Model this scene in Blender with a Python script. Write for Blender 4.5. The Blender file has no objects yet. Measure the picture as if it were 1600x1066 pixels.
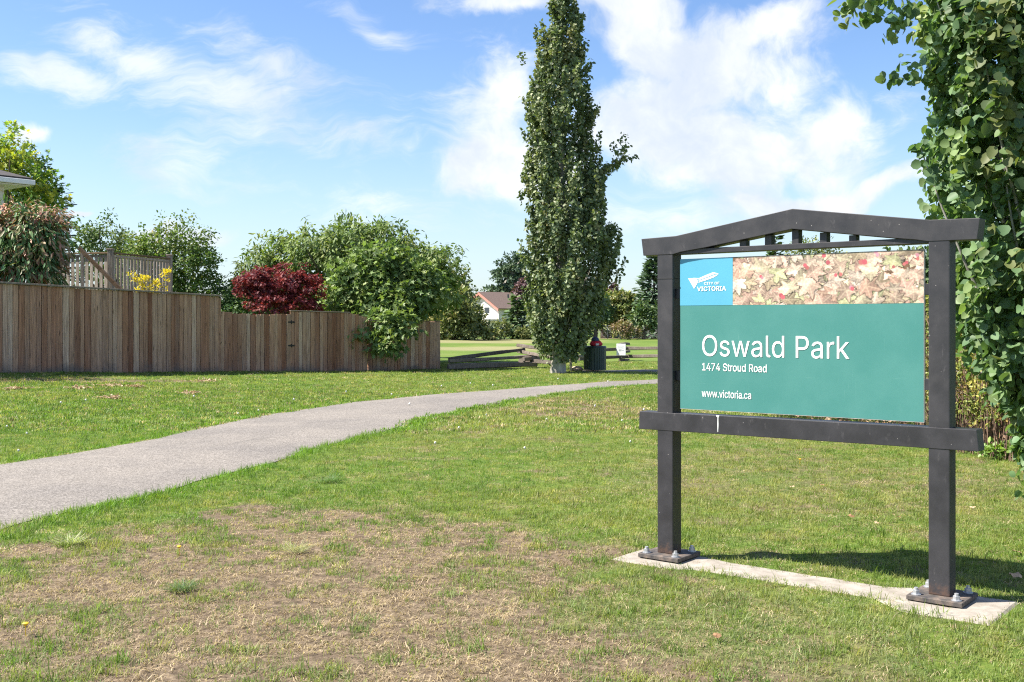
import bpy, bmesh, math, random, json
import numpy as np
from mathutils import Vector, Matrix
from mathutils.geometry import delaunay_2d_cdt

random.seed(11)
rng = np.random.default_rng(11)
R = math.radians
S = bpy.context.scene
COL = S.collection

# ------------------------------------------------------------------ camera
EYE = 1.55                                     # eye height above the lawn
FPX, CX, HZ = 1680.0, 800.0, 503.5             # calibration of the 1600 px wide photograph
cam = bpy.data.cameras.new('camera')
cam.sensor_fit = 'HORIZONTAL'; cam.sensor_width = 36.0
cam.lens = 36.0 * FPX / 1600.0
cam.shift_y = -(533.0 - HZ) / 1600.0
cam.clip_start = 0.1; cam.clip_end = 3000
camo = bpy.data.objects.new('camera', cam); COL.objects.link(camo)
camo.location = (0, 0, EYE); camo.rotation_euler = (R(90), 0, 0)
S.camera = camo

# ------------------------------------------------------------------ light
SUN_EL = 50.0
SUN_DIR = Vector((-math.cos(R(4)) * math.cos(R(SUN_EL)), -math.sin(R(4)) * math.cos(R(SUN_EL)), math.sin(R(SUN_EL))))
sun = bpy.data.lights.new('sun', 'SUN')
sun.energy = 5.0; sun.angle = R(0.55); sun.color = (1.0, 0.93, 0.82)
suno = bpy.data.objects.new('sun', sun); COL.objects.link(suno)
suno.rotation_euler = SUN_DIR.to_track_quat('Z', 'Y').to_euler()
suno.location = (-20, 5, 30)

S.view_settings.view_transform = 'Standard'
S.view_settings.look = 'None'
S.view_settings.gamma = 1.0
S.view_settings.use_curve_mapping = False
S.view_settings.exposure = 1.3
S.render.engine = 'CYCLES'
S.cycles.pixel_filter_type = 'BLACKMAN_HARRIS'
S.cycles.filter_width = 1.15
S.cycles.use_denoising = False
S.cycles.max_bounces = 6
S.cycles.diffuse_bounces = 3
S.cycles.transmission_bounces = 4
S.cycles.transparent_max_bounces = 4
S.cycles.sample_clamp_indirect = 6

def build_world():
    w = bpy.data.worlds.new('World'); S.world = w; w.use_nodes = True
    nt = w.node_tree; nt.nodes.clear(); N = nt.nodes.new; L = nt.links.new
    out = N('ShaderNodeOutputWorld'); bg = N('ShaderNodeBackground')
    bg.inputs['Strength'].default_value = 0.072
    L(bg.outputs[0], out.inputs['Surface'])
    sky = N('ShaderNodeTexSky'); sky.sky_type = 'NISHITA'; sky.sun_disc = False
    sky.sun_elevation = R(SUN_EL); sky.sun_rotation = R(266)
    sky.air_density = 1.0; sky.dust_density = 0.55; sky.ozone_density = 2.2; sky.altitude = 20
    geo = N('ShaderNodeNewGeometry')
    sep = N('ShaderNodeSeparateXYZ')
    neg = N('ShaderNodeVectorMath'); neg.operation = 'SCALE'; neg.inputs['Scale'].default_value = -1
    tc = N('ShaderNodeTexCoord')
    L(tc.outputs['Generated'], sep.inputs[0])
    def m(op, a, b=None, c=None, clamp=False):
        n = N('ShaderNodeMath'); n.operation = op; n.use_clamp = clamp
        for i, v in enumerate((a, b, c)):
            if v is None: continue
            if isinstance(v, (int, float)): n.inputs[i].default_value = v
            else: L(v, n.inputs[i])
        return n.outputs[0]
    def ramp(v, a, b):
        n = N('ShaderNodeMapRange'); n.interpolation_type = 'SMOOTHSTEP'
        L(v, n.inputs['Value']); n.inputs['From Min'].default_value = a; n.inputs['From Max'].default_value = b
        return n.outputs[0]
    y = m('MAXIMUM', sep.outputs[1], 0.05)
    a = m('DIVIDE', sep.outputs[0], y); b = m('DIVIDE', sep.outputs[2], y)
    ab = N('ShaderNodeCombineXYZ'); L(a, ab.inputs[0]); L(b, ab.inputs[1])
    # a slow swirl so that no bank has a smooth edge
    def noise(vec, scale, detail, rough, dist=0.0):
        n = N('ShaderNodeTexNoise'); L(vec, n.inputs['Vector'])
        n.inputs['Scale'].default_value = scale; n.inputs['Detail'].default_value = detail
        n.inputs['Roughness'].default_value = rough; n.inputs['Distortion'].default_value = dist
        return n
    warp = noise(tc.outputs['Generated'], 5.0, 4, 0.6)
    wv = N('ShaderNodeVectorMath'); wv.operation = 'SUBTRACT'; L(warp.outputs['Color'], wv.inputs[0]); wv.inputs[1].default_value = (.5, .5, .5)
    ws = N('ShaderNodeVectorMath'); ws.operation = 'SCALE'; ws.inputs['Scale'].default_value = 0.10; L(wv.outputs[0], ws.inputs[0])
    wa = N('ShaderNodeVectorMath'); wa.operation = 'ADD'; L(ab.outputs[0], wa.inputs[0]); L(ws.outputs[0], wa.inputs[1])
    st = N('ShaderNodeMapping'); st.inputs['Rotation'].default_value = (0, 0, R(28)); st.inputs['Scale'].default_value = (1.0, 3.6, 1.0)
    L(wa.outputs[0], st.inputs['Vector'])
    streak = noise(st.outputs[0], 8.0, 10, 0.66, 0.5)
    puff = noise(wa.outputs[0], 11.0, 11, 0.62, 0.2)
    def bank(blobs, nz, amp, lo, hi):
        acc = None
        for (px, py, rx, ry, rot, wt) in blobs:
            mp = N('ShaderNodeMapping'); mp.vector_type = 'TEXTURE'
            mp.inputs['Location'].default_value = ((px - CX) / FPX, (HZ - py) / FPX, 0)
            mp.inputs['Rotation'].default_value = (0, 0, R(rot)); mp.inputs['Scale'].default_value = (rx / FPX, ry / FPX, 1)
            L(wa.outputs[0], mp.inputs['Vector'])
            ln = N('ShaderNodeVectorMath'); ln.operation = 'LENGTH'; L(mp.outputs[0], ln.inputs[0])
            d = m('SUBTRACT', wt, ln.outputs['Value'])
            acc = d if acc is None else m('SMOOTH_MAX', acc, d, 0.25)
        n0 = m('SUBTRACT', nz, 0.5)
        return ramp(m('MULTIPLY_ADD', n0, amp, acc), lo, hi)
    heavy = bank([(1120, 110, 195, 100, 20, .95), (1060, 190, 225, 95, 12, .95), (1180, 225, 210, 80, 0, 1), (1010, 70, 150, 60, -18, 1),
                  (790, 8, 130, 34, 0, 1), (960, 15, 120, 40, 0, 1), (1190, 30, 120, 50, 25, 1), (1290, 200, 100, 75, 30, .8),
                  (1270, 305, 190, 34, 3, 1), (1400, 285, 120, 36, 8, .9), (860, 245, 190, 70, 5, .95), (265, 342, 75, 22, 0, 1),
                  (135, 314, 26, 8, 0, 1), (760, 250, 90, 60, 30, 1), (790, 150, 70, 90, -10, .85), (45, 190, 60, 26, 0, .9)], puff.outputs['Fac'], 2.1, -0.02, 0.62)
    thin = bank([(360, 140, 250, 60, -17, 1.1), (230, 90, 180, 45, -25, 1.1), (430, 110, 200, 40, -22, .9), (560, 228, 120, 34, -4, 1), (770, 190, 90, 130, -25, 1),
                 (600, 60, 90, 28, -20, .8), (1330, 240, 130, 60, 40, .9), (90, 110, 130, 40, -8, 1), (300, 250, 220, 60, -8, .65),
                 (620, 330, 240, 60, -5, .6), (1060, 330, 240, 50, 0, .8)], streak.outputs['Fac'], 3.6, -0.20, 1.30)
    # the same weather carries on over the rest of the sky
    zz = m('ADD', m('MAXIMUM', sep.outputs[2], 0.0), 0.18)
    gx = m('DIVIDE', sep.outputs[0], zz); gy = m('DIVIDE', sep.outputs[1], zz)
    g = N('ShaderNodeCombineXYZ'); L(gx, g.inputs[0]); L(gy, g.inputs[1])
    gen = noise(g.outputs[0], 0.9, 9, 0.6, 0.3)
    outside = m('MAXIMUM', ramp(m('ABSOLUTE', a), 0.5, 0.75), m('MAXIMUM', ramp(b, 0.32, 0.5), ramp(m('MULTIPLY', sep.outputs[1], -1.0), -0.25, -0.1)))
    gcl = m('MULTIPLY', ramp(gen.outputs['Fac'], 0.46, 0.72), outside)
    haze = m('MULTIPLY', ramp(m('MULTIPLY', sep.outputs[2], -1.0), -0.21, -0.02), 0.5)
    al = m('SUBTRACT', 1.0, m('MULTIPLY', m('SUBTRACT', 1.0, m('MULTIPLY', heavy, 0.93)),
             m('MULTIPLY', m('SUBTRACT', 1.0, m('MULTIPLY', thin, 0.72)),
               m('SUBTRACT', 1.0, m('MULTIPLY', gcl, 0.8)))))
    tintn = noise(wa.outputs[0], 7.0, 8, 0.6)
    cc = N('ShaderNodeMix'); cc.data_type = 'RGBA'
    L(ramp(tintn.outputs['Fac'], 0.34, 0.62), cc.inputs['Factor']); cc.inputs['A'].default_value = (4.5, 4.95, 5.6, 1); cc.inputs['B'].default_value = (6.6, 6.65, 6.7, 1)
    # clear blue between the clouds, a shade deeper than the bare model
    hs = N('ShaderNodeHueSaturation'); hs.inputs['Hue'].default_value = 0.508; hs.inputs['Saturation'].default_value = 1.16; hs.inputs['Value'].default_value = 1.17
    L(sky.outputs[0], hs.inputs['Color'])
    mx = N('ShaderNodeMix'); mx.data_type = 'RGBA'
    air = N('ShaderNodeMix'); air.data_type = 'RGBA'; L(haze, air.inputs['Factor']); L(hs.outputs[0], air.inputs['A']); air.inputs['B'].default_value = (3.5, 4.35, 5.6, 1)
    L(al, mx.inputs['Factor']); L(air.outputs['Result'], mx.inputs['A']); L(cc.outputs['Result'], mx.inputs['B'])
    L(mx.outputs['Result'], bg.inputs['Color'])
build_world()

# ------------------------------------------------------------------ small helpers
def sstep(a, b, x):
    t = np.clip((np.asarray(x, float) - a) / (b - a), 0, 1); return t * t * (3 - 2 * t)

def gz(x, y):
    """height of the lawn: flat by the sign, rising to the gardens on the left"""
    x = np.asarray(x, float); y = np.asarray(y, float)
    w = np.clip((-x - 2.5) / 9.5, 0, 1.25) ** 1.5
    bump = 0.012 * np.sin(x * 1.7 + 1.3 * np.sin(y * .9)) * np.sin(y * 1.3 + .5)
    return 0.37 * w * sstep(13, 25, y) * (1 - .5 * sstep(60, 120, y)) + bump * sstep(3.5, 9, np.hypot(x - 1.9, y - 6.4))

def G(x, y): return float(gz(x, y))

def at(px, Y, py=None):
    """world point for a spot of the photograph at a known distance"""
    X = (px - CX) / FPX * Y
    return (X, Y, EYE + (HZ - py) * Y / FPX) if py is not None else (X, Y)

def on_ground(px, py, h=0.0):
    z = h
    for _ in range(12):
        Y = FPX * (EYE - z) / (py - HZ); X = (px - CX) / FPX * Y; z = 0.5 * z + 0.5 * (G(X, Y) + h)
    return X, Y, G(X, Y)

def tag(o, label=None, cat=None, group=None, kind=None):
    if label: o['label'] = label
    if cat: o['category'] = cat
    if group: o['group'] = group
    if kind: o['kind'] = kind
    return o

def empty(name, loc, rz=0.0, label=None, cat=None, group=None):
    o = bpy.data.objects.new(name, None); COL.objects.link(o); o.empty_display_size = .2
    o.location = loc; o.rotation_euler = (0, 0, rz)
    return tag(o, label, cat, group)

def link(name, me, parent=None, mat=None, loc=None, rot=None, scale=None):
    o = bpy.data.objects.new(name, me); COL.objects.link(o)
    if mat is not None and not me.materials: me.materials.append(mat)
    if parent is not None: o.parent = parent
    if loc is not None: o.location = loc
    if rot is not None: o.rotation_euler = rot
    if scale is not None: o.scale = scale
    return o

def mesh_np(name, V, loops, starts, totals, mat=None, smooth=False, attrs=None):
    me = bpy.data.meshes.new(name)
    V = np.ascontiguousarray(V, np.float32)
    me.vertices.add(len(V)); me.vertices.foreach_set('co', V.ravel())
    me.loops.add(len(loops)); me.loops.foreach_set('vertex_index', np.ascontiguousarray(loops, np.int32))
    me.polygons.add(len(starts)); me.polygons.foreach_set('loop_start', np.ascontiguousarray(starts, np.int32))
    me.polygons.foreach_set('loop_total', np.ascontiguousarray(totals, np.int32))
    if smooth: me.polygons.foreach_set('use_smooth', np.ones(len(starts), bool))
    for k, v in (attrs or {}).items():
        v = np.asarray(v, np.float32)
        if v.ndim == 1:
            at_ = me.attributes.new(k, 'FLOAT', 'POINT'); at_.data.foreach_set('value', v)
        else:
            at_ = me.attributes.new(k, 'FLOAT_COLOR', 'POINT')
            c4 = np.ones((len(v), 4), np.float32); c4[:, :3] = v; at_.data.foreach_set('color', c4.ravel())
    me.update(calc_edges=True); me.validate()
    if mat is not None: me.materials.append(mat)
    return me

class MB:
    """collects simple solids into one mesh"""
    def __init__(s): s.bm = bmesh.new()
    def box(s, x0, x1, y0, y1, z0, z1, bevel=0.0, seg=1, M=None):
        r = bmesh.ops.create_cube(s.bm, size=1.0)
        vs = r['verts']
        for v in vs:
            v.co = Vector((x0 + (v.co.x + .5) * (x1 - x0), y0 + (v.co.y + .5) * (y1 - y0), z0 + (v.co.z + .5) * (z1 - z0)))
        if M is not None:
            for v in vs: v.co = M @ v.co
        if bevel > 0:
            es = list({e for v in vs for e in v.link_edges})
            bmesh.ops.bevel(s.bm, geom=es, offset=bevel, segments=seg, affect='EDGES', profile=.6)
        return s
    def prism(s, pts, y0, y1, bevel=0.0, axis='y'):
        """outline in (x, z), extruded along y"""
        a = [s.bm.verts.new((p[0], y0, p[1])) for p in pts]; b = [s.bm.verts.new((p[0], y1, p[1])) for p in pts]
        f = [s.bm.faces.new(a), s.bm.faces.new(b[::-1])]
        n = len(pts)
        for i in range(n): f.append(s.bm.faces.new((a[i], b[i], b[(i + 1) % n], a[(i + 1) % n])))
        bmesh.ops.recalc_face_normals(s.bm, faces=f)
        if bevel > 0:
            es = list({e for q in f for e in q.edges})
            bmesh.ops.bevel(s.bm, geom=es, offset=bevel, segments=2, affect='EDGES', profile=.6)
        return s
    def cyl(s, p, r, h, n=12, r2=None, M=None):
        q = bmesh.ops.create_cone(s.bm, cap_ends=True, segments=n, radius1=r, radius2=r if r2 is None else r2, depth=h)
        for v in q['verts']:
            v.co = v.co + Vector((0, 0, h / 2))
            if M is not None: v.co = M @ v.co
            v.co = v.co + Vector(p)
        return s
    def mesh(s, name, mat=None, smooth=False):
        bmesh.ops.recalc_face_normals(s.bm, faces=s.bm.faces)
        me = bpy.data.meshes.new(name); s.bm.to_mesh(me); s.bm.free()
        if smooth: me.polygons.foreach_set('use_smooth', [True] * len(me.polygons))
        if mat is not None: me.materials.append(mat)
        return me
    def build(s, name, mat, parent=None, smooth=False, loc=None, rot=None):
        return link(name, s.mesh(name, mat, smooth), parent, None, loc, rot)

def tubes(name, paths, sides=6, mat=None):
    """paths: list of (points (n,3), radii (n,)) -> one mesh of tapered tubes"""
    Vs, Ls, T = [], [], []; off = 0
    ang = np.arange(sides) / sides * 2 * np.pi
    for P, r in paths:
        P = np.asarray(P, float); r = np.asarray(r, float); n = len(P)
        d = np.gradient(P, axis=0); d /= np.linalg.norm(d, axis=1, keepdims=True) + 1e-9
        up = np.where(np.abs(d[:, 2:3]) > .9, np.array([[1., 0, 0]]), np.array([[0, 0, 1.]]))
        a = np.cross(d, up); a /= np.linalg.norm(a, axis=1, keepdims=True) + 1e-9
        b = np.cross(d, a)
        ring = P[:, None, :] + r[:, None, None] * (np.cos(ang)[None, :, None] * a[:, None, :] + np.sin(ang)[None, :, None] * b[:, None, :])
        Vs.append(ring.reshape(-1, 3))
        for i in range(n - 1):
            for k in range(sides):
                k2 = (k + 1) % sides
                Ls += [off + i * sides + k, off + i * sides + k2, off + (i + 1) * sides + k2, off + (i + 1) * sides + k]; T.append(4)
        Ls += [off + (n - 1) * sides + k for k in range(sides)]; T.append(sides)
        off += n * sides
    T = np.array(T); st = np.concatenate([[0], np.cumsum(T)[:-1]])
    return mesh_np(name, np.concatenate(Vs), Ls, st, T, mat, smooth=True)

# ------------------------------------------------------------------ materials
def new_mat(name):
    m = bpy.data.materials.new(name); m.use_nodes = True
    nt = m.node_tree; b = nt.nodes['Principled BSDF']
    return m, nt, b

def N_(nt, t, **kw):
    n = nt.nodes.new(t)
    for k, v in kw.items(): setattr(n, k, v)
    return n

def noise_fac(nt, vec, scale, detail=4, rough=.55, dist=0):
    n = N_(nt, 'ShaderNodeTexNoise'); n.inputs['Scale'].default_value = scale; n.inputs['Detail'].default_value = detail
    n.inputs['Roughness'].default_value = rough; n.inputs['Distortion'].default_value = dist
    if vec is not None: nt.links.new(vec, n.inputs['Vector'])
    return n.outputs['Fac']

def mapping(nt, vec, scale=(1, 1, 1), loc=(0, 0, 0)):
    n = N_(nt, 'ShaderNodeMapping'); nt.links.new(vec, n.inputs['Vector']); n.inputs['Scale'].default_value = scale; n.inputs['Location'].default_value = loc
    return n.outputs[0]

def cramp(nt, fac, stops):
    n = N_(nt, 'ShaderNodeValToRGB'); nt.links.new(fac, n.inputs['Fac'])
    e = n.color_ramp.elements
    while len(e) < len(stops): e.new(0.5)
    for i, (p, c) in enumerate(stops): e[i].position = p; e[i].color = (c[0], c[1], c[2], 1)
    return n.outputs['Color']

def mixc(nt, fac, a, b, mode='MIX'):
    n = N_(nt, 'ShaderNodeMix', data_type='RGBA', blend_type=mode)
    for s, v in (('Factor', fac), ('A', a), ('B', b)):
        if isinstance(v, (int, float)): n.inputs[s].default_value = v
        elif isinstance(v, tuple): n.inputs[s].default_value = (*v[:3], 1)
        else: nt.links.new(v, n.inputs[s])
    return n.outputs['Result']

def mathn(nt, op, a, b=None, c=None, clamp=False):
    n = N_(nt, 'ShaderNodeMath', operation=op, use_clamp=clamp)
    for i, v in enumerate((a, b, c)):
        if v is None: continue
        if isinstance(v, (int, float)): n.inputs[i].default_value = v
        else: nt.links.new(v, n.inputs[i])
    return n.outputs[0]

def maprange(nt, v, a, b, c=0, d=1):
    n = N_(nt, 'ShaderNodeMapRange', interpolation_type='SMOOTHSTEP'); nt.links.new(v, n.inputs['Value'])
    for k, x in (('From Min', a), ('From Max', b), ('To Min', c), ('To Max', d)): n.inputs[k].default_value = x
    return n.outputs[0]

def bump(nt, b, h, strength=.4, dist=.01):
    n = N_(nt, 'ShaderNodeBump'); n.inputs['Strength'].default_value = strength; n.inputs['Distance'].default_value = dist
    nt.links.new(h, n.inputs['Height']); nt.links.new(n.outputs[0], b.inputs['Normal'])

def plain(name, col, rough=.6, spec=.5, metal=0.0, var=0.12, scale=6.0, bmp=0.0):
    m, nt, b = new_mat(name)
    tc = N_(nt, 'ShaderNodeTexCoord')
    f = noise_fac(nt, tc.outputs['Object'], scale, 6, .6)
    c0 = tuple(x * (1 - var * 2) for x in col); c1 = tuple(min(1, x * (1 + var * 2)) for x in col)
    nt.links.new(cramp(nt, f, [(.3, c0), (.7, c1)]), b.inputs['Base Color'])
    b.inputs['Roughness'].default_value = rough; b.inputs['Specular IOR Level'].default_value = spec; b.inputs['Metallic'].default_value = metal
    if bmp: bump(nt, b, noise_fac(nt, tc.outputs['Object'], scale * 8, 6, .7), bmp, .004)
    return m

def leaf_mat(name, rough=.5, trans=.35, attr_type='GEOMETRY', spec=.4, boost=(1.25, 1.35, .55)):
    """two-sided leaf: gloss on top, light coming through"""
    m = bpy.data.materials.new(name); m.use_nodes = True; nt = m.node_tree
    b = nt.nodes['Principled BSDF']; out = nt.nodes['Material Output']
    a = N_(nt, 'ShaderNodeAttribute', attribute_name='tint', attribute_type=attr_type)
    nt.links.new(a.outputs['Color'], b.inputs['Base Color'])
    b.inputs['Roughness'].default_value = rough; b.inputs['Specular IOR Level'].default_value = spec
    t = N_(nt, 'ShaderNodeBsdfTranslucent')
    mu = mixc(nt, 1.0, a.outputs['Color'], boost, 'MULTIPLY')
    nt.links.new(mu, t.inputs['Color'])
    mx = N_(nt, 'ShaderNodeMixShader'); mx.inputs[0].default_value = trans
    nt.links.new(b.outputs[0], mx.inputs[1]); nt.links.new(t.outputs[0], mx.inputs[2]); nt.links.new(mx.outputs[0], out.inputs['Surface'])
    return m

def bark_mat(name, c0, c1, scale=8):
    m, nt, b = new_mat(name); tc = N_(nt, 'ShaderNodeTexCoord')
    f = noise_fac(nt, mapping(nt, tc.outputs['Object'], (1, 1, .25)), scale, 8, .65)
    nt.links.new(cramp(nt, f, [(.35, c0), (.65, c1)]), b.inputs['Base Color']); b.inputs['Roughness'].default_value = .9
    bump(nt, b, f, .6, .02)
    return m

def wood_mat(name, stops, zscale=.12, rough=.85, stain=None, knots=True):
    """weathered boards: each object takes its own shade, grain runs along its local z"""
    m, nt, b = new_mat(name); tc = N_(nt, 'ShaderNodeTexCoord'); oi = N_(nt, 'ShaderNodeObjectInfo')
    off = N_(nt, 'ShaderNodeVectorMath', operation='MULTIPLY_ADD')
    nt.links.new(oi.outputs['Random'], off.inputs[0]); off.inputs[1].default_value = (37, 53, 71)
    nt.links.new(tc.outputs['Object'], off.inputs[2])
    g = noise_fac(nt, mapping(nt, off.outputs[0], (26, 26, zscale * 11)), 2.4, 8, .72, .6)
    big = noise_fac(nt, mapping(nt, off.outputs[0], (2.5, 2.5, .9)), 1.2, 4, .6)
    base = cramp(nt, oi.outputs['Random'], stops)
    c = mixc(nt, maprange(nt, g, .3, .7), mixc(nt, 1.0, base, (.42, .37, .34), 'MULTIPLY'), mixc(nt, 1.0, base, (1.5, 1.48, 1.45), 'MULTIPLY'))
    c = mixc(nt, maprange(nt, big, .42, .74, 0, .5), c, mixc(nt, .5, c, (.30, .26, .235)))
    if knots:
        k = N_(nt, 'ShaderNodeTexVoronoi'); k.inputs['Scale'].default_value = 1.0
        nt.links.new(mapping(nt, off.outputs[0], (9, 9, 3.2)), k.inputs['Vector'])
        c = mixc(nt, maprange(nt, k.outputs['Distance'], .06, .16, .75, 0), c, (.045, .03, .022))
    if stain:                                           # splash and algae line above the soil
        gp = N_(nt, 'ShaderNodeNewGeometry'); sp = N_(nt, 'ShaderNodeSeparateXYZ'); nt.links.new(tc.outputs['Object'], sp.inputs[0])
        wn = noise_fac(nt, mapping(nt, gp.outputs['Position'], (1.1, 1.1, 1.5)), 1.3, 6, .65)
        edge = mathn(nt, 'MULTIPLY_ADD', wn, -stain * 2.6, sp.outputs[2])
        c = mixc(nt, maprange(nt, edge, -stain * 1.5, -stain * .55, .72, 0), c, (.12, .115, .11))
    nt.links.new(c, b.inputs['Base Color']); b.inputs['Roughness'].default_value = rough; b.inputs['Specular IOR Level'].default_value = .25
    bump(nt, b, g, .5, .006)
    return m

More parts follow.
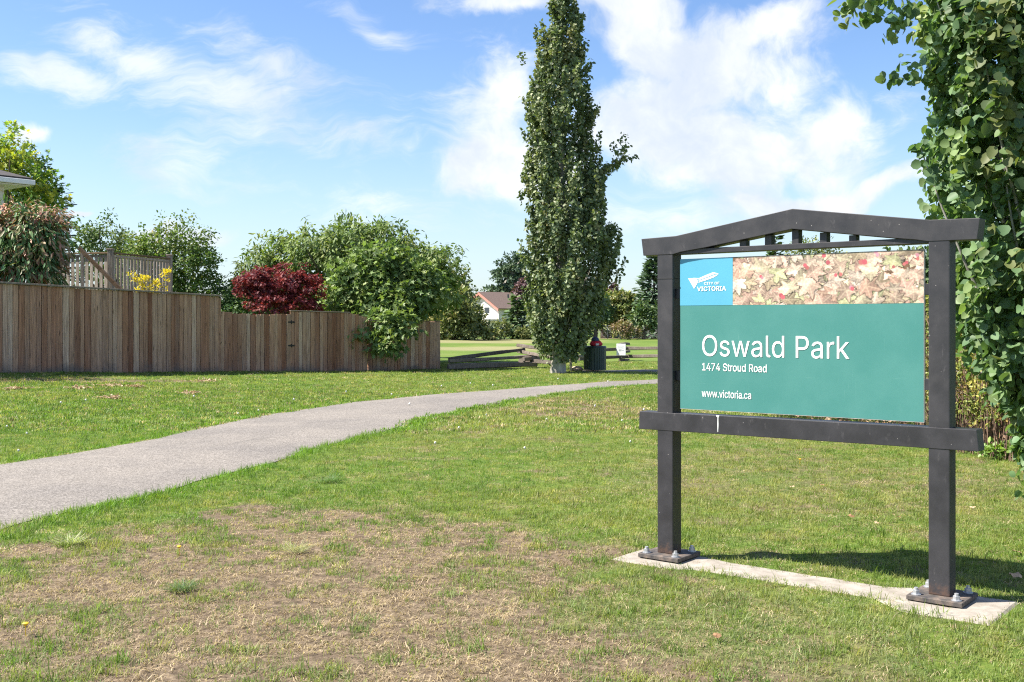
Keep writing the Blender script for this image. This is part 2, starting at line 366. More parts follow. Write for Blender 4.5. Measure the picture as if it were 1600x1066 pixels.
GLYPHS = '''{".":[188,[[95,-4,78,-1,63,9,53,24,50,41,53,59,63,73,78,83,95,87,113,83,128,73,138,59,141,41,138,24,128,9,113,-1]]],"1":[453,[[76,0,76,55,391,55,391,0],[276,509,276,0,212,0,212,448,209,448,86,358,86,427,198,509]]],"4":[453,[[40,105,40,158,247,509,311,509,109,166,109,163,413,163,413,105],[282,0,282,121,282,146,282,318,343,318,343,0]]],"7":[453,[[97,0,323,448,323,452,62,452,62,509,391,509,391,449,165,0]]],"A":[480,[[16,0,201,509,276,509,463,0,395,0,287,302,264,372,232,478,245,478,213,371,191,302,85,0],[110,142,110,199,370,199,370,142]]],"C":[510,[[267,-7,235,-5,205,1,177,11,150,25,126,42,104,63,86,88,70,115,57,146,48,179,42,215,40,254,42,293,48,329,57,362,70,393,86,421,104,445,126,466,150,484,177,498,205,508,235,514,267,516,340,504,373,490,402,471,427,447,448,418,463,385,473,348,408,348,389,395,357,428,315,449,267,456,223,450,184,432,150,403,125,364,109,314,103,254,109,194,125,145,151,105,184,76,223,59,267,53,315,60,357,81,389,114,408,160,473,160,463,124,448,91,428,62,402,38,373,19,341,5,305,-4]]],"F":[410,[[60,0,60,509,369,509,369,452,125,452,125,278,346,278,346,221,125,221,125,0]]],"I":[300,[[31,0,31,57,118,57,118,452,31,452,31,509,269,509,269,452,183,452,183,57,269,57,269,0]]],"O":[533,[[267,-7,235,-5,205,1,177,11,150,25,126,42,105,63,86,88,70,115,57,146,48,179,42,215,40,254,42,293,48,329,57,362,70,393,86,421,105,445,126,466,150,484,177,498,205,508,235,514,267,516,299,514,329,508,357,498,384,484,408,466,429,445,448,421,464,393,477,362,486,329,491,293,493,254,491,215,486,179,477,146,464,115,448,88,429,63,408,42,384,25,357,11,329,1,299,-5],[267,53,310,59,349,76,383,105,408,144,425,194,430,254,425,314,408,365,383,404,349,433,310,450,267,456,223,450,184,433,151,404,125,364,109,314,103,254,109,194,125,144,151,105,184,76,223,59]]],"P":[445,[[60,0,60,509,235,509,289,503,332,487,366,462,390,430,404,391,409,348,404,304,390,265,366,233,332,207,289,191,235,186,109,186,109,242,233,242,269,246,297,256,318,272,333,294,342,319,344,348,342,376,333,402,318,423,297,439,268,449,232,452,125,452,125,0]]],"R":[449,[[60,0,60,509,236,509,290,504,333,489,367,465,390,433,405,395,409,352,405,309,390,271,367,240,333,217,289,203,236,198,96,198,96,255,234,255,269,258,298,267,319,281,334,300,342,324,345,352,342,380,334,405,319,425,298,440,269,449,233,452,125,452,125,0],[353,0,230,229,303,229,428,0]]],"S":[447,[[224,-9,172,-4,128,9,91,31,64,60,46,96,38,137,104,137,110,110,123,88,142,71,166,59,224,49,257,52,286,60,311,74,329,92,341,114,346,139,342,161,332,179,296,205,245,222,184,239,128,260,86,289,60,326,52,372,58,413,75,448,102,476,138,498,180,511,227,516,275,511,316,498,351,476,377,449,394,415,401,378,337,378,326,412,302,437,267,453,225,459,194,456,167,448,145,435,129,418,118,398,115,376,119,352,131,334,169,308,212,293,264,279,312,264,359,238,395,198,405,171,408,139,403,99,386,64,360,34,323,11,278,-4]]],"T":[449,[[32,452,32,509,417,509,417,452,257,452,257,0,193,0,193,452]]],"V":[480,[[204,0,16,509,84,509,192,206,215,137,248,31,235,31,267,138,290,206,395,509,463,509,278,0]]],"Y":[472,[[203,0,203,208,16,509,91,509,192,344,222,292,250,230,224,230,251,293,280,344,381,509,455,509,268,208,268,0]]],"a":[389,[[160,-9,126,-5,94,5,68,22,48,45,35,73,30,108,34,138,43,161,58,179,78,193,125,211,178,220,234,227,265,235,273,243,276,255,276,257,267,297,240,322,196,331,149,322,118,301,100,274,41,291,57,322,79,346,104,364,133,375,194,384,239,379,286,360,306,343,322,320,333,290,337,251,337,0,277,0,277,52,272,52,252,25,215,1],[170,45,202,49,228,59,248,74,263,93,272,115,276,138,276,190,259,182,231,176,200,171,175,168,134,159,103,139,95,124,92,105,102,72,130,52]]],"c":[396,[[207,-8,159,-2,117,16,82,46,56,85,40,133,34,187,40,243,56,291,82,330,117,360,159,378,207,384,260,377,305,356,340,322,362,277,303,262,290,289,270,311,242,325,207,330,173,325,145,310,124,287,108,258,99,224,96,187,99,151,108,117,124,89,145,66,173,51,207,46,243,52,271,66,292,89,304,117,363,102,341,56,306,21,261,-1]]],"d":[424,[[195,-8,151,-2,111,16,79,45,55,84,39,133,34,189,39,245,55,293,79,332,112,361,151,378,196,384,228,381,253,373,287,346,306,319,311,319,311,509,372,509,372,0,313,0,313,59,307,59,287,31,252,4,227,-5],[205,47,236,51,263,65,284,86,299,115,309,150,312,189,309,229,300,263,284,291,263,312,237,325,205,330,172,325,145,311,124,290,108,261,99,227,96,189,99,151,109,117,124,88,145,66,172,51]]],"i":[167,[[53,0,53,379,114,379,114,0],[84,443,67,446,54,455,44,468,41,483,44,499,54,512,67,521,84,524,100,521,114,512,123,499,126,483,123,468,114,455,100,446]]],"k":[381,[[110,137,110,212,121,212,284,379,360,379,184,199,177,199],[53,0,53,509,114,509,114,0],[294,0,148,186,191,229,372,0]]],"l":[189,[[139,-2,101,3,74,20,58,47,53,84,53,509,114,509,114,99,120,62,130,54,146,52,160,53,170,54,181,3,162,-1]]],"o":[415,[[207,-8,159,-2,117,16,82,46,56,85,40,133,34,187,40,243,56,291,82,330,117,360,159,378,207,384,256,378,299,360,333,330,359,291,376,243,381,187,376,133,359,85,333,46,299,16,256,-2],[207,46,242,51,270,66,292,89,307,117,316,151,319,187,316,224,307,258,292,287,270,310,242,325,207,330,173,325,145,310,124,287,108,258,99,224,96,187,99,151,108,117,124,89,145,66,173,51]]],"r":[259,[[53,0,53,379,112,379,112,321,115,321,130,347,152,367,181,380,213,385,229,384,243,384,243,322,230,324,207,326,182,323,159,315,140,301,126,284,117,262,114,237,114,0]]],"s":[365,[[182,-8,145,-5,112,3,84,18,62,38,45,63,36,94,94,107,105,79,124,60,150,49,181,45,217,50,244,62,262,81,268,103,265,121,254,136,237,147,212,155,149,170,104,186,72,208,53,237,47,274,51,305,65,332,87,354,115,370,149,381,187,384,223,381,254,372,279,358,299,339,324,290,268,277,258,298,243,316,219,328,187,333,156,329,131,317,114,299,109,277,112,258,124,243,172,223,229,209,275,194,306,171,325,142,331,107,326,75,312,47,290,24,260,6,223,-5]]],"t":[227,[[204,379,204,327,6,327,6,379],[65,471,126,471,126,98,128,76,136,61,150,53,170,50,185,51,202,54,213,2,192,-3,168,-4,125,2,92,21,72,52,65,93]]],"u":[410,[[182,-5,146,-1,115,11,89,31,69,59,57,95,53,139,53,379,114,379,114,144,119,105,137,75,164,56,200,50,226,53,249,62,268,77,283,97,293,122,296,153,296,379,357,379,357,0,298,0,298,92,307,92,286,47,257,17,222,0]]],"v":[389,[[163,0,17,379,84,379,165,155,187,87,206,21,184,21,203,87,224,155,305,379,371,379,226,0]]],"w":[567,[[138,0,23,379,87,379,133,214,154,137,175,41,165,41,186,135,206,214,252,379,316,379,362,214,382,136,402,41,391,41,413,135,434,214,480,379,545,379,429,0,368,0,319,172,305,225,291,280,277,338,291,338,277,280,263,225,248,172,199,0]]]}'''
# ------------------------------------------------------------------ noise on the ground plane
def vnoise(x, y, scale, seed=0):
    x = np.asarray(x, float) * scale; y = np.asarray(y, float) * scale
    xi = np.floor(x).astype(np.int64); yi = np.floor(y).astype(np.int64); fx = x - xi; fy = y - yi
    def h(a, b):
        v = (a * 374761393 + b * 668265263 + seed * 974711) & 0x7fffffff
        v = ((v ^ (v >> 13)) * 1274126177) & 0x7fffffff
        return ((v ^ (v >> 16)) & 0xffff) / 65535.0
    u = fx * fx * (3 - 2 * fx); v = fy * fy * (3 - 2 * fy)
    return (h(xi, yi) * (1 - u) + h(xi + 1, yi) * u) * (1 - v) + (h(xi, yi + 1) * (1 - u) + h(xi + 1, yi + 1) * u) * v

def fbm(x, y, scale, seed=0, oct=4):
    s = 0; a = .5; t = 0
    for k in range(oct):
        s = s + a * vnoise(x, y, scale * 2 ** k, seed + k * 17); t += a; a *= .55
    return s / t

# ------------------------------------------------------------------ footpath
def smooth_line(P, n):
    P = np.asarray(P, float)
    Q = np.vstack([2 * P[0] - P[1], P, 2 * P[-1] - P[-2]]); out = []
    seg = np.linalg.norm(np.diff(P, axis=0), axis=1); cum = np.concatenate([[0], np.cumsum(seg)])
    for s in np.linspace(0, cum[-1], n):
        i = min(np.searchsorted(cum, s, side='right') - 1, len(seg) - 1); t = (s - cum[i]) / seg[i]
        p0, p1, p2, p3 = Q[i], Q[i + 1], Q[i + 2], Q[i + 3]
        out.append(.5 * (2 * p1 + (p2 - p0) * t + (2 * p0 - 5 * p1 + 4 * p2 - p3) * t * t + (3 * p1 - p0 - 3 * p2 + p3) * t ** 3))
    return np.array(out)

FAR = [(-6.5, -6), (-6.35, 3), (-6.05, 8.6), (-5.56, 11.68), (-5.17, 12.82), (-4.78, 14.0), (-4.63, 15.2), (-4.13, 17.45), (-3.1, 20.6), (-1.39, 23.3), (.23, 25.4), (2.0, 27.5), (3.89, 29.0), (7, 31.2), (11, 33.5), (18, 36.5), (30, 41)]
NEAR = [(-4.55, -6), (-4.4, 3), (-4.05, 6.4), (-3.81, 8.0), (-3.68, 8.52), (-3.42, 9.38), (-3.23, 9.77), (-2.79, 11.3), (-2.49, 13.1), (-1.95, 15.0), (-1.095, 18.4), (.71, 22.9), (2.55, 25.9), (3.75, 27.0), (7, 29.0), (11.5, 31.2), (18.6, 34.2), (30.6, 38.6)]
farE = smooth_line(FAR, 220); nearE = smooth_line(NEAR, 220)
def jitter(E, amp, seed):
    d = np.gradient(E, axis=0); n = np.stack([-d[:, 1], d[:, 0]], 1); n /= np.linalg.norm(n, axis=1, keepdims=True)
    k = (fbm(E[:, 0], E[:, 1], 1.3, seed, 3) - .5) * 2
    return E + n * (k * amp)[:, None]
farE = jitter(farE, .05, 3); nearE = jitter(nearE, .12, 9)
PATH_POLY = np.vstack([farE, nearE[::-1]])
SPUR_A = smooth_line([(2.2, 34.75), (4.6, 34.9), (8, 34.9), (12, 34.6)], 30); SPUR_B = smooth_line([(2.2, 33.5), (4.6, 33.5), (8, 33.0), (11.4, 32.2)], 30)
SPUR_POLY = np.vstack([SPUR_A, SPUR_B[::-1]])

def inside(P, x, y):
    r = np.zeros(x.shape, bool); n = len(P); j = n - 1
    for i in range(n):
        xi, yi = P[i]; xj, yj = P[j]
        if yi != yj:
            c = ((yi > y) != (yj > y)) & (x < (xj - xi) * (y - yi) / (yj - yi) + xi); r ^= c
        j = i
    return r

def edge_dist(P, x, y):
    d = np.full(x.shape, 1e9)
    for i in range(0, len(P) - 1):
        a = P[i]; b = P[i + 1]; ab = b - a; L = ab @ ab
        if L > 9 or L < 1e-9: continue
        t = np.clip(((x - a[0]) * ab[0] + (y - a[1]) * ab[1]) / L, 0, 1)
        d = np.minimum(d, (x - a[0] - t * ab[0]) ** 2 + (y - a[1] - t * ab[1]) ** 2)
    return np.sqrt(d)

def ribbon(name, A, B, lift, mat, across=6):
    n = len(A); t = np.linspace(0, 1, across + 1)
    P = A[:, None, :] * (1 - t)[None, :, None] + B[:, None, :] * t[None, :, None]
    crown = lift + 0.02 * np.sin(np.pi * t)[None, :] + 0 * P[..., 0]
    V = np.concatenate([P, (gz(P[..., 0], P[..., 1]) + crown)[..., None]], 2).reshape(-1, 3)
    i, j = np.meshgrid(np.arange(n - 1), np.arange(across), indexing='ij'); w = across + 1
    q = np.stack([i * w + j, i * w + j + 1, (i + 1) * w + j + 1, (i + 1) * w + j], -1).reshape(-1, 4)
    me = mesh_np(name, V, q.ravel(), np.arange(len(q)) * 4, np.full(len(q), 4), mat, True)
    return tag(link(name, me), kind='structure')

def asphalt():
    m, nt, b = new_mat('asphalt'); tc = N_(nt, 'ShaderNodeTexCoord'); o = tc.outputs['Object']
    agg = N_(nt, 'ShaderNodeTexVoronoi'); agg.inputs['Scale'].default_value = 95; nt.links.new(o, agg.inputs['Vector'])
    sp = cramp(nt, agg.outputs['Color'], [(.15, (.125, .115, .104)), (.5, (.21, .194, .177)), (.9, (.33, .305, .278))])
    big = noise_fac(nt, o, .55, 6, .62); med = noise_fac(nt, o, 6, 6, .65)
    c = mixc(nt, maprange(nt, big, .3, .7), mixc(nt, 1, sp, (.84, .84, .85), 'MULTIPLY'), mixc(nt, 1, sp, (1.1, 1.085, 1.06), 'MULTIPLY'))
    c = mixc(nt, maprange(nt, med, .25, .8, 0, .4), c, mixc(nt, 1, c, (.72, .71, .70), 'MULTIPLY'))
    # a few old oily marks
    st = noise_fac(nt, mapping(nt, o, (1.0, .55, 1)), 1.7, 3, .5, .6)
    c = mixc(nt, maprange(nt, st, .63, .75, 0, .35), c, (.1, .095, .09))
    nt.links.new(c, b.inputs['Base Color']); b.inputs['Roughness'].default_value = .92; b.inputs['Specular IOR Level'].default_value = .2
    h = mathn(nt, 'ADD', agg.outputs['Distance'], med)
    bump(nt, b, h, .55, .004)
    return m
M_ASPH = asphalt()
ribbon('path', farE, nearE, .001, M_ASPH)
ribbon('path', SPUR_A, SPUR_B, .004, M_ASPH, 4)

# ------------------------------------------------------------------ lawn
SIGN_X, SIGN_Y, SIGN_A = 1.044, 7.0, R(38.5)
CA, SA = math.cos(SIGN_A), math.sin(SIGN_A)
def sign_local(x, y):
    dx = x - SIGN_X; dy = y - SIGN_Y
    return dx * CA - dy * SA, dx * SA + dy * CA
def sign_world(t, v): return SIGN_X + t * CA + v * SA, SIGN_Y - t * SA + v * CA

def pad_front(t): return -.125 - .185 * sstep(1.32, 1.62, t) - .09 * sstep(.30, .05, t)
def pad_back(t): return .15 + .14 * sstep(1.30, 1.60, t) + .06 * sstep(.35, .1, t)
def dryness(x, y):
    n = fbm(x, y, .9, 5, 4); n2 = fbm(x, y, 3.1, 41, 3)
    def el(cx, cy, rx, ry, rot=0):
        c, s = math.cos(rot), math.sin(rot); dx = x - cx; dy = y - cy
        return 1 - np.sqrt(((dx * c + dy * s) / rx) ** 2 + ((dy * c - dx * s) / ry) ** 2)
    core = np.maximum(el(-1.45, 6.3, 1.9, 2.4), el(-1.5, 7.2, 2.1, 1.6))
    core = np.maximum(core, el(-.5, 4.4, 1.5, 1.4))
    n3 = fbm(x, y, 9.0, 13, 2)
    d = sstep(-.38, .50, core + (n - .5) * .95 + (n2 - .5) * .8 + (n3 - .5) * .5)
    base = (.05 + .44 * sstep(.42, .75, n2 * .6 + n3 * .4)) * sstep(-3.0, -1.0, x + (y - 8) * .12) * sstep(26, 12, y)
    d2 = .62 * sstep(.0, .6, el(1.3, 19.5, 1.9, 3.2) + (n - .5) * 1.1)
    d3 = .36 * sstep(0, .6, el(3.2, 11.0, 3.0, 3.4) + (n - .5) * 1.1)
    d4 = .40 * sstep(0, .5, el(.9, 5.2, 1.5, 1.4) + (n - .5) * 1.1)
    d5 = .5 * sstep(0, .5, el(-9.5, 24.5, 3.0, 1.2, .6) + (n - .5) * 1.4)
    far = .6 * sstep(.56, .72, fbm(x * .06, y * .11, 1.0, 77, 3)) * sstep(36, 46, y)
    green_left = sstep(.5, .62, fbm(x, y, .7, 91, 3)) * .5 * sstep(-1.2, -2.4, x) * sstep(7.4, 6.4, y)
    return np.clip(np.maximum.reduce([base, d - green_left, d2, d3, d4, d5, far]), 0, 1)

def lawn():
    xs = np.unique(np.round(np.concatenate([np.linspace(-420, -60, 20), np.linspace(-60, -16, 30), np.arange(-16, 12.01, .25), np.linspace(12, 60, 34), np.linspace(60, 420, 20)]), 4))
    ys = np.unique(np.round(np.concatenate([np.linspace(-80, 0, 14), np.arange(0, 40.01, .25), np.linspace(40, 130, 60), np.linspace(130, 700, 24)]), 4))
    X, Y = np.meshgrid(xs, ys, indexing='ij'); Z = gz(X, Y) - .006
    w = len(ys); i, j = np.meshgrid(np.arange(len(xs) - 1), np.arange(w - 1), indexing='ij')
    q = np.stack([i * w + j, (i + 1) * w + j, (i + 1) * w + j + 1, i * w + j + 1], -1).reshape(-1, 4)
    m, nt, b = new_mat('lawn'); tc = N_(nt, 'ShaderNodeTexCoord'); o = tc.outputs['Object']
    a = N_(nt, 'ShaderNodeAttribute', attribute_name='dry')
    n1 = noise_fac(nt, o, 16, 8, .7); n2 = noise_fac(nt, o, 1.4, 5, .6); n3 = noise_fac(nt, mapping(nt, o, (.25, .1, 1)), 1.0, 6, .62)
    green = cramp(nt, n1, [(.3, (.035, .065, .012)), (.5, (.085, .14, .026)), (.72, (.15, .19, .05))])
    green = mixc(nt, maprange(nt, n2, .35, .7), green, mixc(nt, 1, green, (1.5, 1.25, 1.2), 'MULTIPLY'))
    soil = cramp(nt, n1, [(.30, (.052, .040, .028)), (.5, (.135, .102, .070)), (.72, (.30, .235, .165))])
    d = mathn(nt, 'ADD', a.outputs['Fac'], mathn(nt, 'MULTIPLY', mathn(nt, 'SUBTRACT', n2, .5), .7))
    near = mixc(nt, maprange(nt, d, .12, .62), green, soil)
    # beyond the reach of single blades: mown field, greener and strawy bands
    fg = cramp(nt, n3, [(.3, (.075, .135, .024)), (.52, (.12, .18, .035)), (.7, (.18, .215, .06))])
    fg = mixc(nt, maprange(nt, n1, .3, .7, 0, .3), fg, (.09, .13, .035))
    fd = mixc(nt, a.outputs['Fac'], fg, (.30, .25, .15))
    sy = N_(nt, 'ShaderNodeSeparateXYZ'); nt.links.new(o, sy.inputs[0])
    nt.links.new(mixc(nt, maprange(nt, sy.outputs[1], 28, 42), near, fd), b.inputs['Base Color'])
    b.inputs['Roughness'].default_value = .95; b.inputs['Specular IOR Level'].default_value = .1
    bump(nt, b, n1, .8, .02)
    V = np.stack([X, Y, Z], -1).reshape(-1, 3)
    me = mesh_np('lawn', V, q.ravel(), np.arange(len(q)) * 4, np.full(len(q), 4), m, True, {'dry': dryness(V[:, 0], V[:, 1])})
    tag(link('lawn', me), kind='structure')
lawn()

# grass blades -------------------------------------------------------------
LIB = bpy.data.collections.new('turf_library')                 # sources only, not in the scene
M_BLADE = leaf_mat('grass_blade', .55, .42, 'INSTANCER', .35, (1.3, 1.35, .6))
def tuft(i, kind, nb, spread, hmin, hmax, w, lean):
    Vs, Ls, T = [], [], []; k = 0
    for _ in range(nb):
        r = spread * math.sqrt(random.random()); a = random.random() * 6.283
        bx, by = r * math.cos(a), r * math.sin(a)
        h = random.uniform(hmin, hmax); az = random.random() * 6.283; le = random.uniform(*lean)
        dx, dy = math.cos(az), math.sin(az); sx, sy = -dy, dx; ww = w * random.uniform(.7, 1.25)
        ts = [0, .5, 1.0]
        pts = []
        for t in ts:
            th = le * (0.35 + .75 * t)
            hor = h * t * math.sin(min(th, 1.5)); ver = h * t * math.cos(min(th, 1.5))
            pts.append((bx + dx * hor, by + dy * hor, ver))
        for p, f in zip(pts[:2], (1, .8)):
            Vs.append((p[0] - sx * ww * f / 2, p[1] - sy * ww * f / 2, p[2])); Vs.append((p[0] + sx * ww * f / 2, p[1] + sy * ww * f / 2, p[2]))
        Vs.append(pts[2])
        Ls += [k, k + 1, k + 3, k + 2, k + 2, k + 3, k + 4]; T += [4, 3]; k += 5
    T = np.array(T); st = np.concatenate([[0], np.cumsum(T)[:-1]])
    o = bpy.data.objects.new('turf_%02d' % i, mesh_np('turf', np.array(Vs), Ls, st, T, M_BLADE))
    LIB.objects.link(o)
for i in range(4): tuft(i, 'green', 15, .055, .018, .05, .0042, (.15, 1.15))
for i in range(4, 7): tuft(i, 'thatch', 13, .07, .02, .06, .0034, (1.1, 1.52))
for i in range(7, 10): tuft(i, 'long', 16, .06, .05, .10, .0045, (.1, 1.2))
for i in range(10, 13): tuft(i, 'wide', 22, .13, .03, .065, .011, (.1, 1.2))

def gn_scatter(name, P, rot, scl, idx, tint):
    me = bpy.data.meshes.new(name); me.vertices.add(len(P)); me.vertices.foreach_set('co', np.ascontiguousarray(P, np.float32).ravel())
    for nm, ty, dat, key in (('rot', 'FLOAT_VECTOR', rot, 'vector'), ('scl', 'FLOAT', scl, 'value'), ('idx', 'INT', idx, 'value')):
        a = me.attributes.new(nm, ty, 'POINT'); a.data.foreach_set(key, np.ascontiguousarray(dat, np.int32 if ty == 'INT' else np.float32).ravel())
    a = me.attributes.new('tint', 'FLOAT_COLOR', 'POINT'); c = np.ones((len(P), 4), np.float32); c[:, :3] = tint; a.data.foreach_set('color', c.ravel())
    o = bpy.data.objects.new(name, me); COL.objects.link(o)
    ng = bpy.data.node_groups.new(name, 'GeometryNodeTree')
    ng.interface.new_socket('Geometry', in_out='INPUT', socket_type='NodeSocketGeometry'); ng.interface.new_socket('Geometry', in_out='OUTPUT', socket_type='NodeSocketGeometry')
    n = ng.nodes.new; gi = n('NodeGroupInput'); go = n('NodeGroupOutput'); ip = n('GeometryNodeInstanceOnPoints'); ci = n('GeometryNodeCollectionInfo')
    ci.inputs['Collection'].default_value = LIB; ci.inputs['Separate Children'].default_value = True; ci.inputs['Reset Children'].default_value = True
    def na(nm, ty):
        q = n('GeometryNodeInputNamedAttribute'); q.data_type = ty; q.inputs['Name'].default_value = nm; return q.outputs[0]
    e2r = n('FunctionNodeEulerToRotation'); L = ng.links.new
    L(na('rot', 'FLOAT_VECTOR'), e2r.inputs[0]); L(e2r.outputs[0], ip.inputs['Rotation']); L(na('scl', 'FLOAT'), ip.inputs['Scale']); L(na('idx', 'INT'), ip.inputs['Instance Index'])
    ip.inputs['Pick Instance'].default_value = True
    L(gi.outputs[0], ip.inputs['Points']); L(ci.outputs[0], ip.inputs['Instance']); L(ip.outputs[0], go.inputs[0])
    md = o.modifiers.new('scatter', 'NODES'); md.node_group = ng
    return o

def grass_band(y0, y1, dens, wide, xlim=None):
    hw = .60
    xl = -hw * y1 - .8; xr = hw * y1 + .8
    if xlim: xl = max(xl, xlim[0]); xr = min(xr, xlim[1])
    n = int((xr - xl) * (y1 - y0) * dens)
    x = rng.uniform(xl, xr, n); y = rng.uniform(y0, y1, n)
    k = np.abs(x) < hw * y + .8
    x, y = x[k], y[k]
    ed = np.minimum(edge_dist(farE, x, y), edge_dist(nearE, x, y)); ins = inside(PATH_POLY, x, y)
    over = .035 + .05 * (fbm(x, y, 2.2, 23, 2) - .4)
    k = ~(ins & (ed > over)) & ~inside(SPUR_POLY, x, y)
    t, v = sign_local(x, y)
    wob = .07 * (fbm(x, y, 5, 61, 3) - .5)
    pad = (t > -.33 + wob) & (t < 2.04) & (v > pad_front(t) + .03 + wob) & (v < pad_back(t) - .03 + wob)
    k &= ~(pad & (rng.random(len(x)) < .97))
    x, y, ed, ins = x[k], y[k], ed[k], ins[k]
    n = len(x); d = dryness(x, y)
    fine = fbm(x, y, 5.5, 31, 2)
    # lush rims of the path and tufts that survive in the dry patch
    rim = sstep(.42, .10, ed) * ~ins * sstep(.25, .5, fbm(x, y, .8, 19, 2) + .2)
    d = np.clip(d - .95 * rim, 0, 1)
    tuftmask = np.maximum(sstep(.60, .70, fbm(x, y, 2.6, 53, 3)), sstep(.60, .72, fbm(x, y, 6.5, 57, 2)))
    farstrip = (edge_dist(farE, x, y) < .10) & (rng.random(n) < .6)
    d = np.clip(d - .75 * tuftmask * (d > .3), 0, 1)
    isdry = (rng.random(n) < np.clip(d * 1.0 + .08, 0, .94)) | farstrip
    bald = sstep(.54, .68, fbm(x, y, 4.2, 83, 3)) * d
    keep = ~(isdry & (rng.random(n) < .10 + .55 * bald))
    x, y, d, fine, rim, isdry, ins, tuftmask = (q[keep] for q in (x, y, d, fine, rim, isdry, ins, tuftmask)); n = len(x)
    idx = np.where(wide, rng.integers(10, 13, n), np.where(isdry, rng.integers(4, 7, n), rng.integers(0, 4, n)))
    lng = (~isdry) & (rng.random(n) < np.clip(.03 + .22 * rim + .08 * tuftmask, 0, 1)) & (not wide)
    idx = np.where(lng, rng.integers(7, 10, n), idx)
    lush = np.array([.088, .158, .026]); mid_ = np.array([.15, .188, .050]); yel = np.array([.265, .255, .088]); gry = np.array([.155, .185, .085]); straw = np.array([.52, .425, .285]); brn = np.array([.165, .12, .078])
    big = fbm(x, y, .55, 71, 3)
    left = sstep(-.5, -2.5, x + (y - 16) * .28)
    u = np.clip((big - .3) * 2 + (rng.random(n) - .5) * .6 - .25 * left, 0, 1)[:, None]
    col = lush * (1 - u) + mid_ * u
    u2 = (np.clip((fine - .42) * 2.2 + (rng.random(n) - .5) * .9 + .30 * d - .10 * left, 0, 1) * .85)[:, None]
    col = col * (1 - u2) + yel * u2
    u3 = (np.clip(sstep(7.6, 5.5, y) * (rng.random(n) * .9), 0, 1) * sstep(0, .15, d))[:, None]
    col = col * (1 - u3) + gry * u3
    lr = np.clip(rim + .8 * ins, 0, 1)[:, None] * .75
    col = col * (1 - lr) + np.array([.10, .20, .02]) * lr
    s = np.clip(rng.random(n) ** .9 * 1.1 + .5 * (fbm(x, y, 3.3, 29, 2) - .5), 0, 1)[:, None]
    col = np.where(isdry[:, None], brn * (1 - s) + straw * s, col)
    col = col * rng.uniform(.72, 1.28, (n, 1)) * np.where(isdry, 1.08, 1.38)[:, None]
    P = np.stack([x, y, gz(x, y) - .012], 1)
    rot = np.stack([rng.normal(0, .12, n), rng.normal(0, .12, n), rng.uniform(0, 6.283, n)], 1)
    scl = rng.uniform(.62, 1.12, n) * np.where(isdry, 1.0, 1 + .25 * rim)
    return P, rot, scl, idx, col
bands = [grass_band(3.9, 6.5, 900, False), grass_band(6.5, 10, 720, False), grass_band(10, 15, 430, False), grass_band(15, 24, 110, True, (-15, 12)), grass_band(24, 42, 48, True, (-14, 26))]
tag(gn_scatter('grass', *[np.concatenate(q) for q in zip(*bands)]), 'short mown grass, green with dry straw patches, growing on the park lawn', 'grass', kind='stuff')

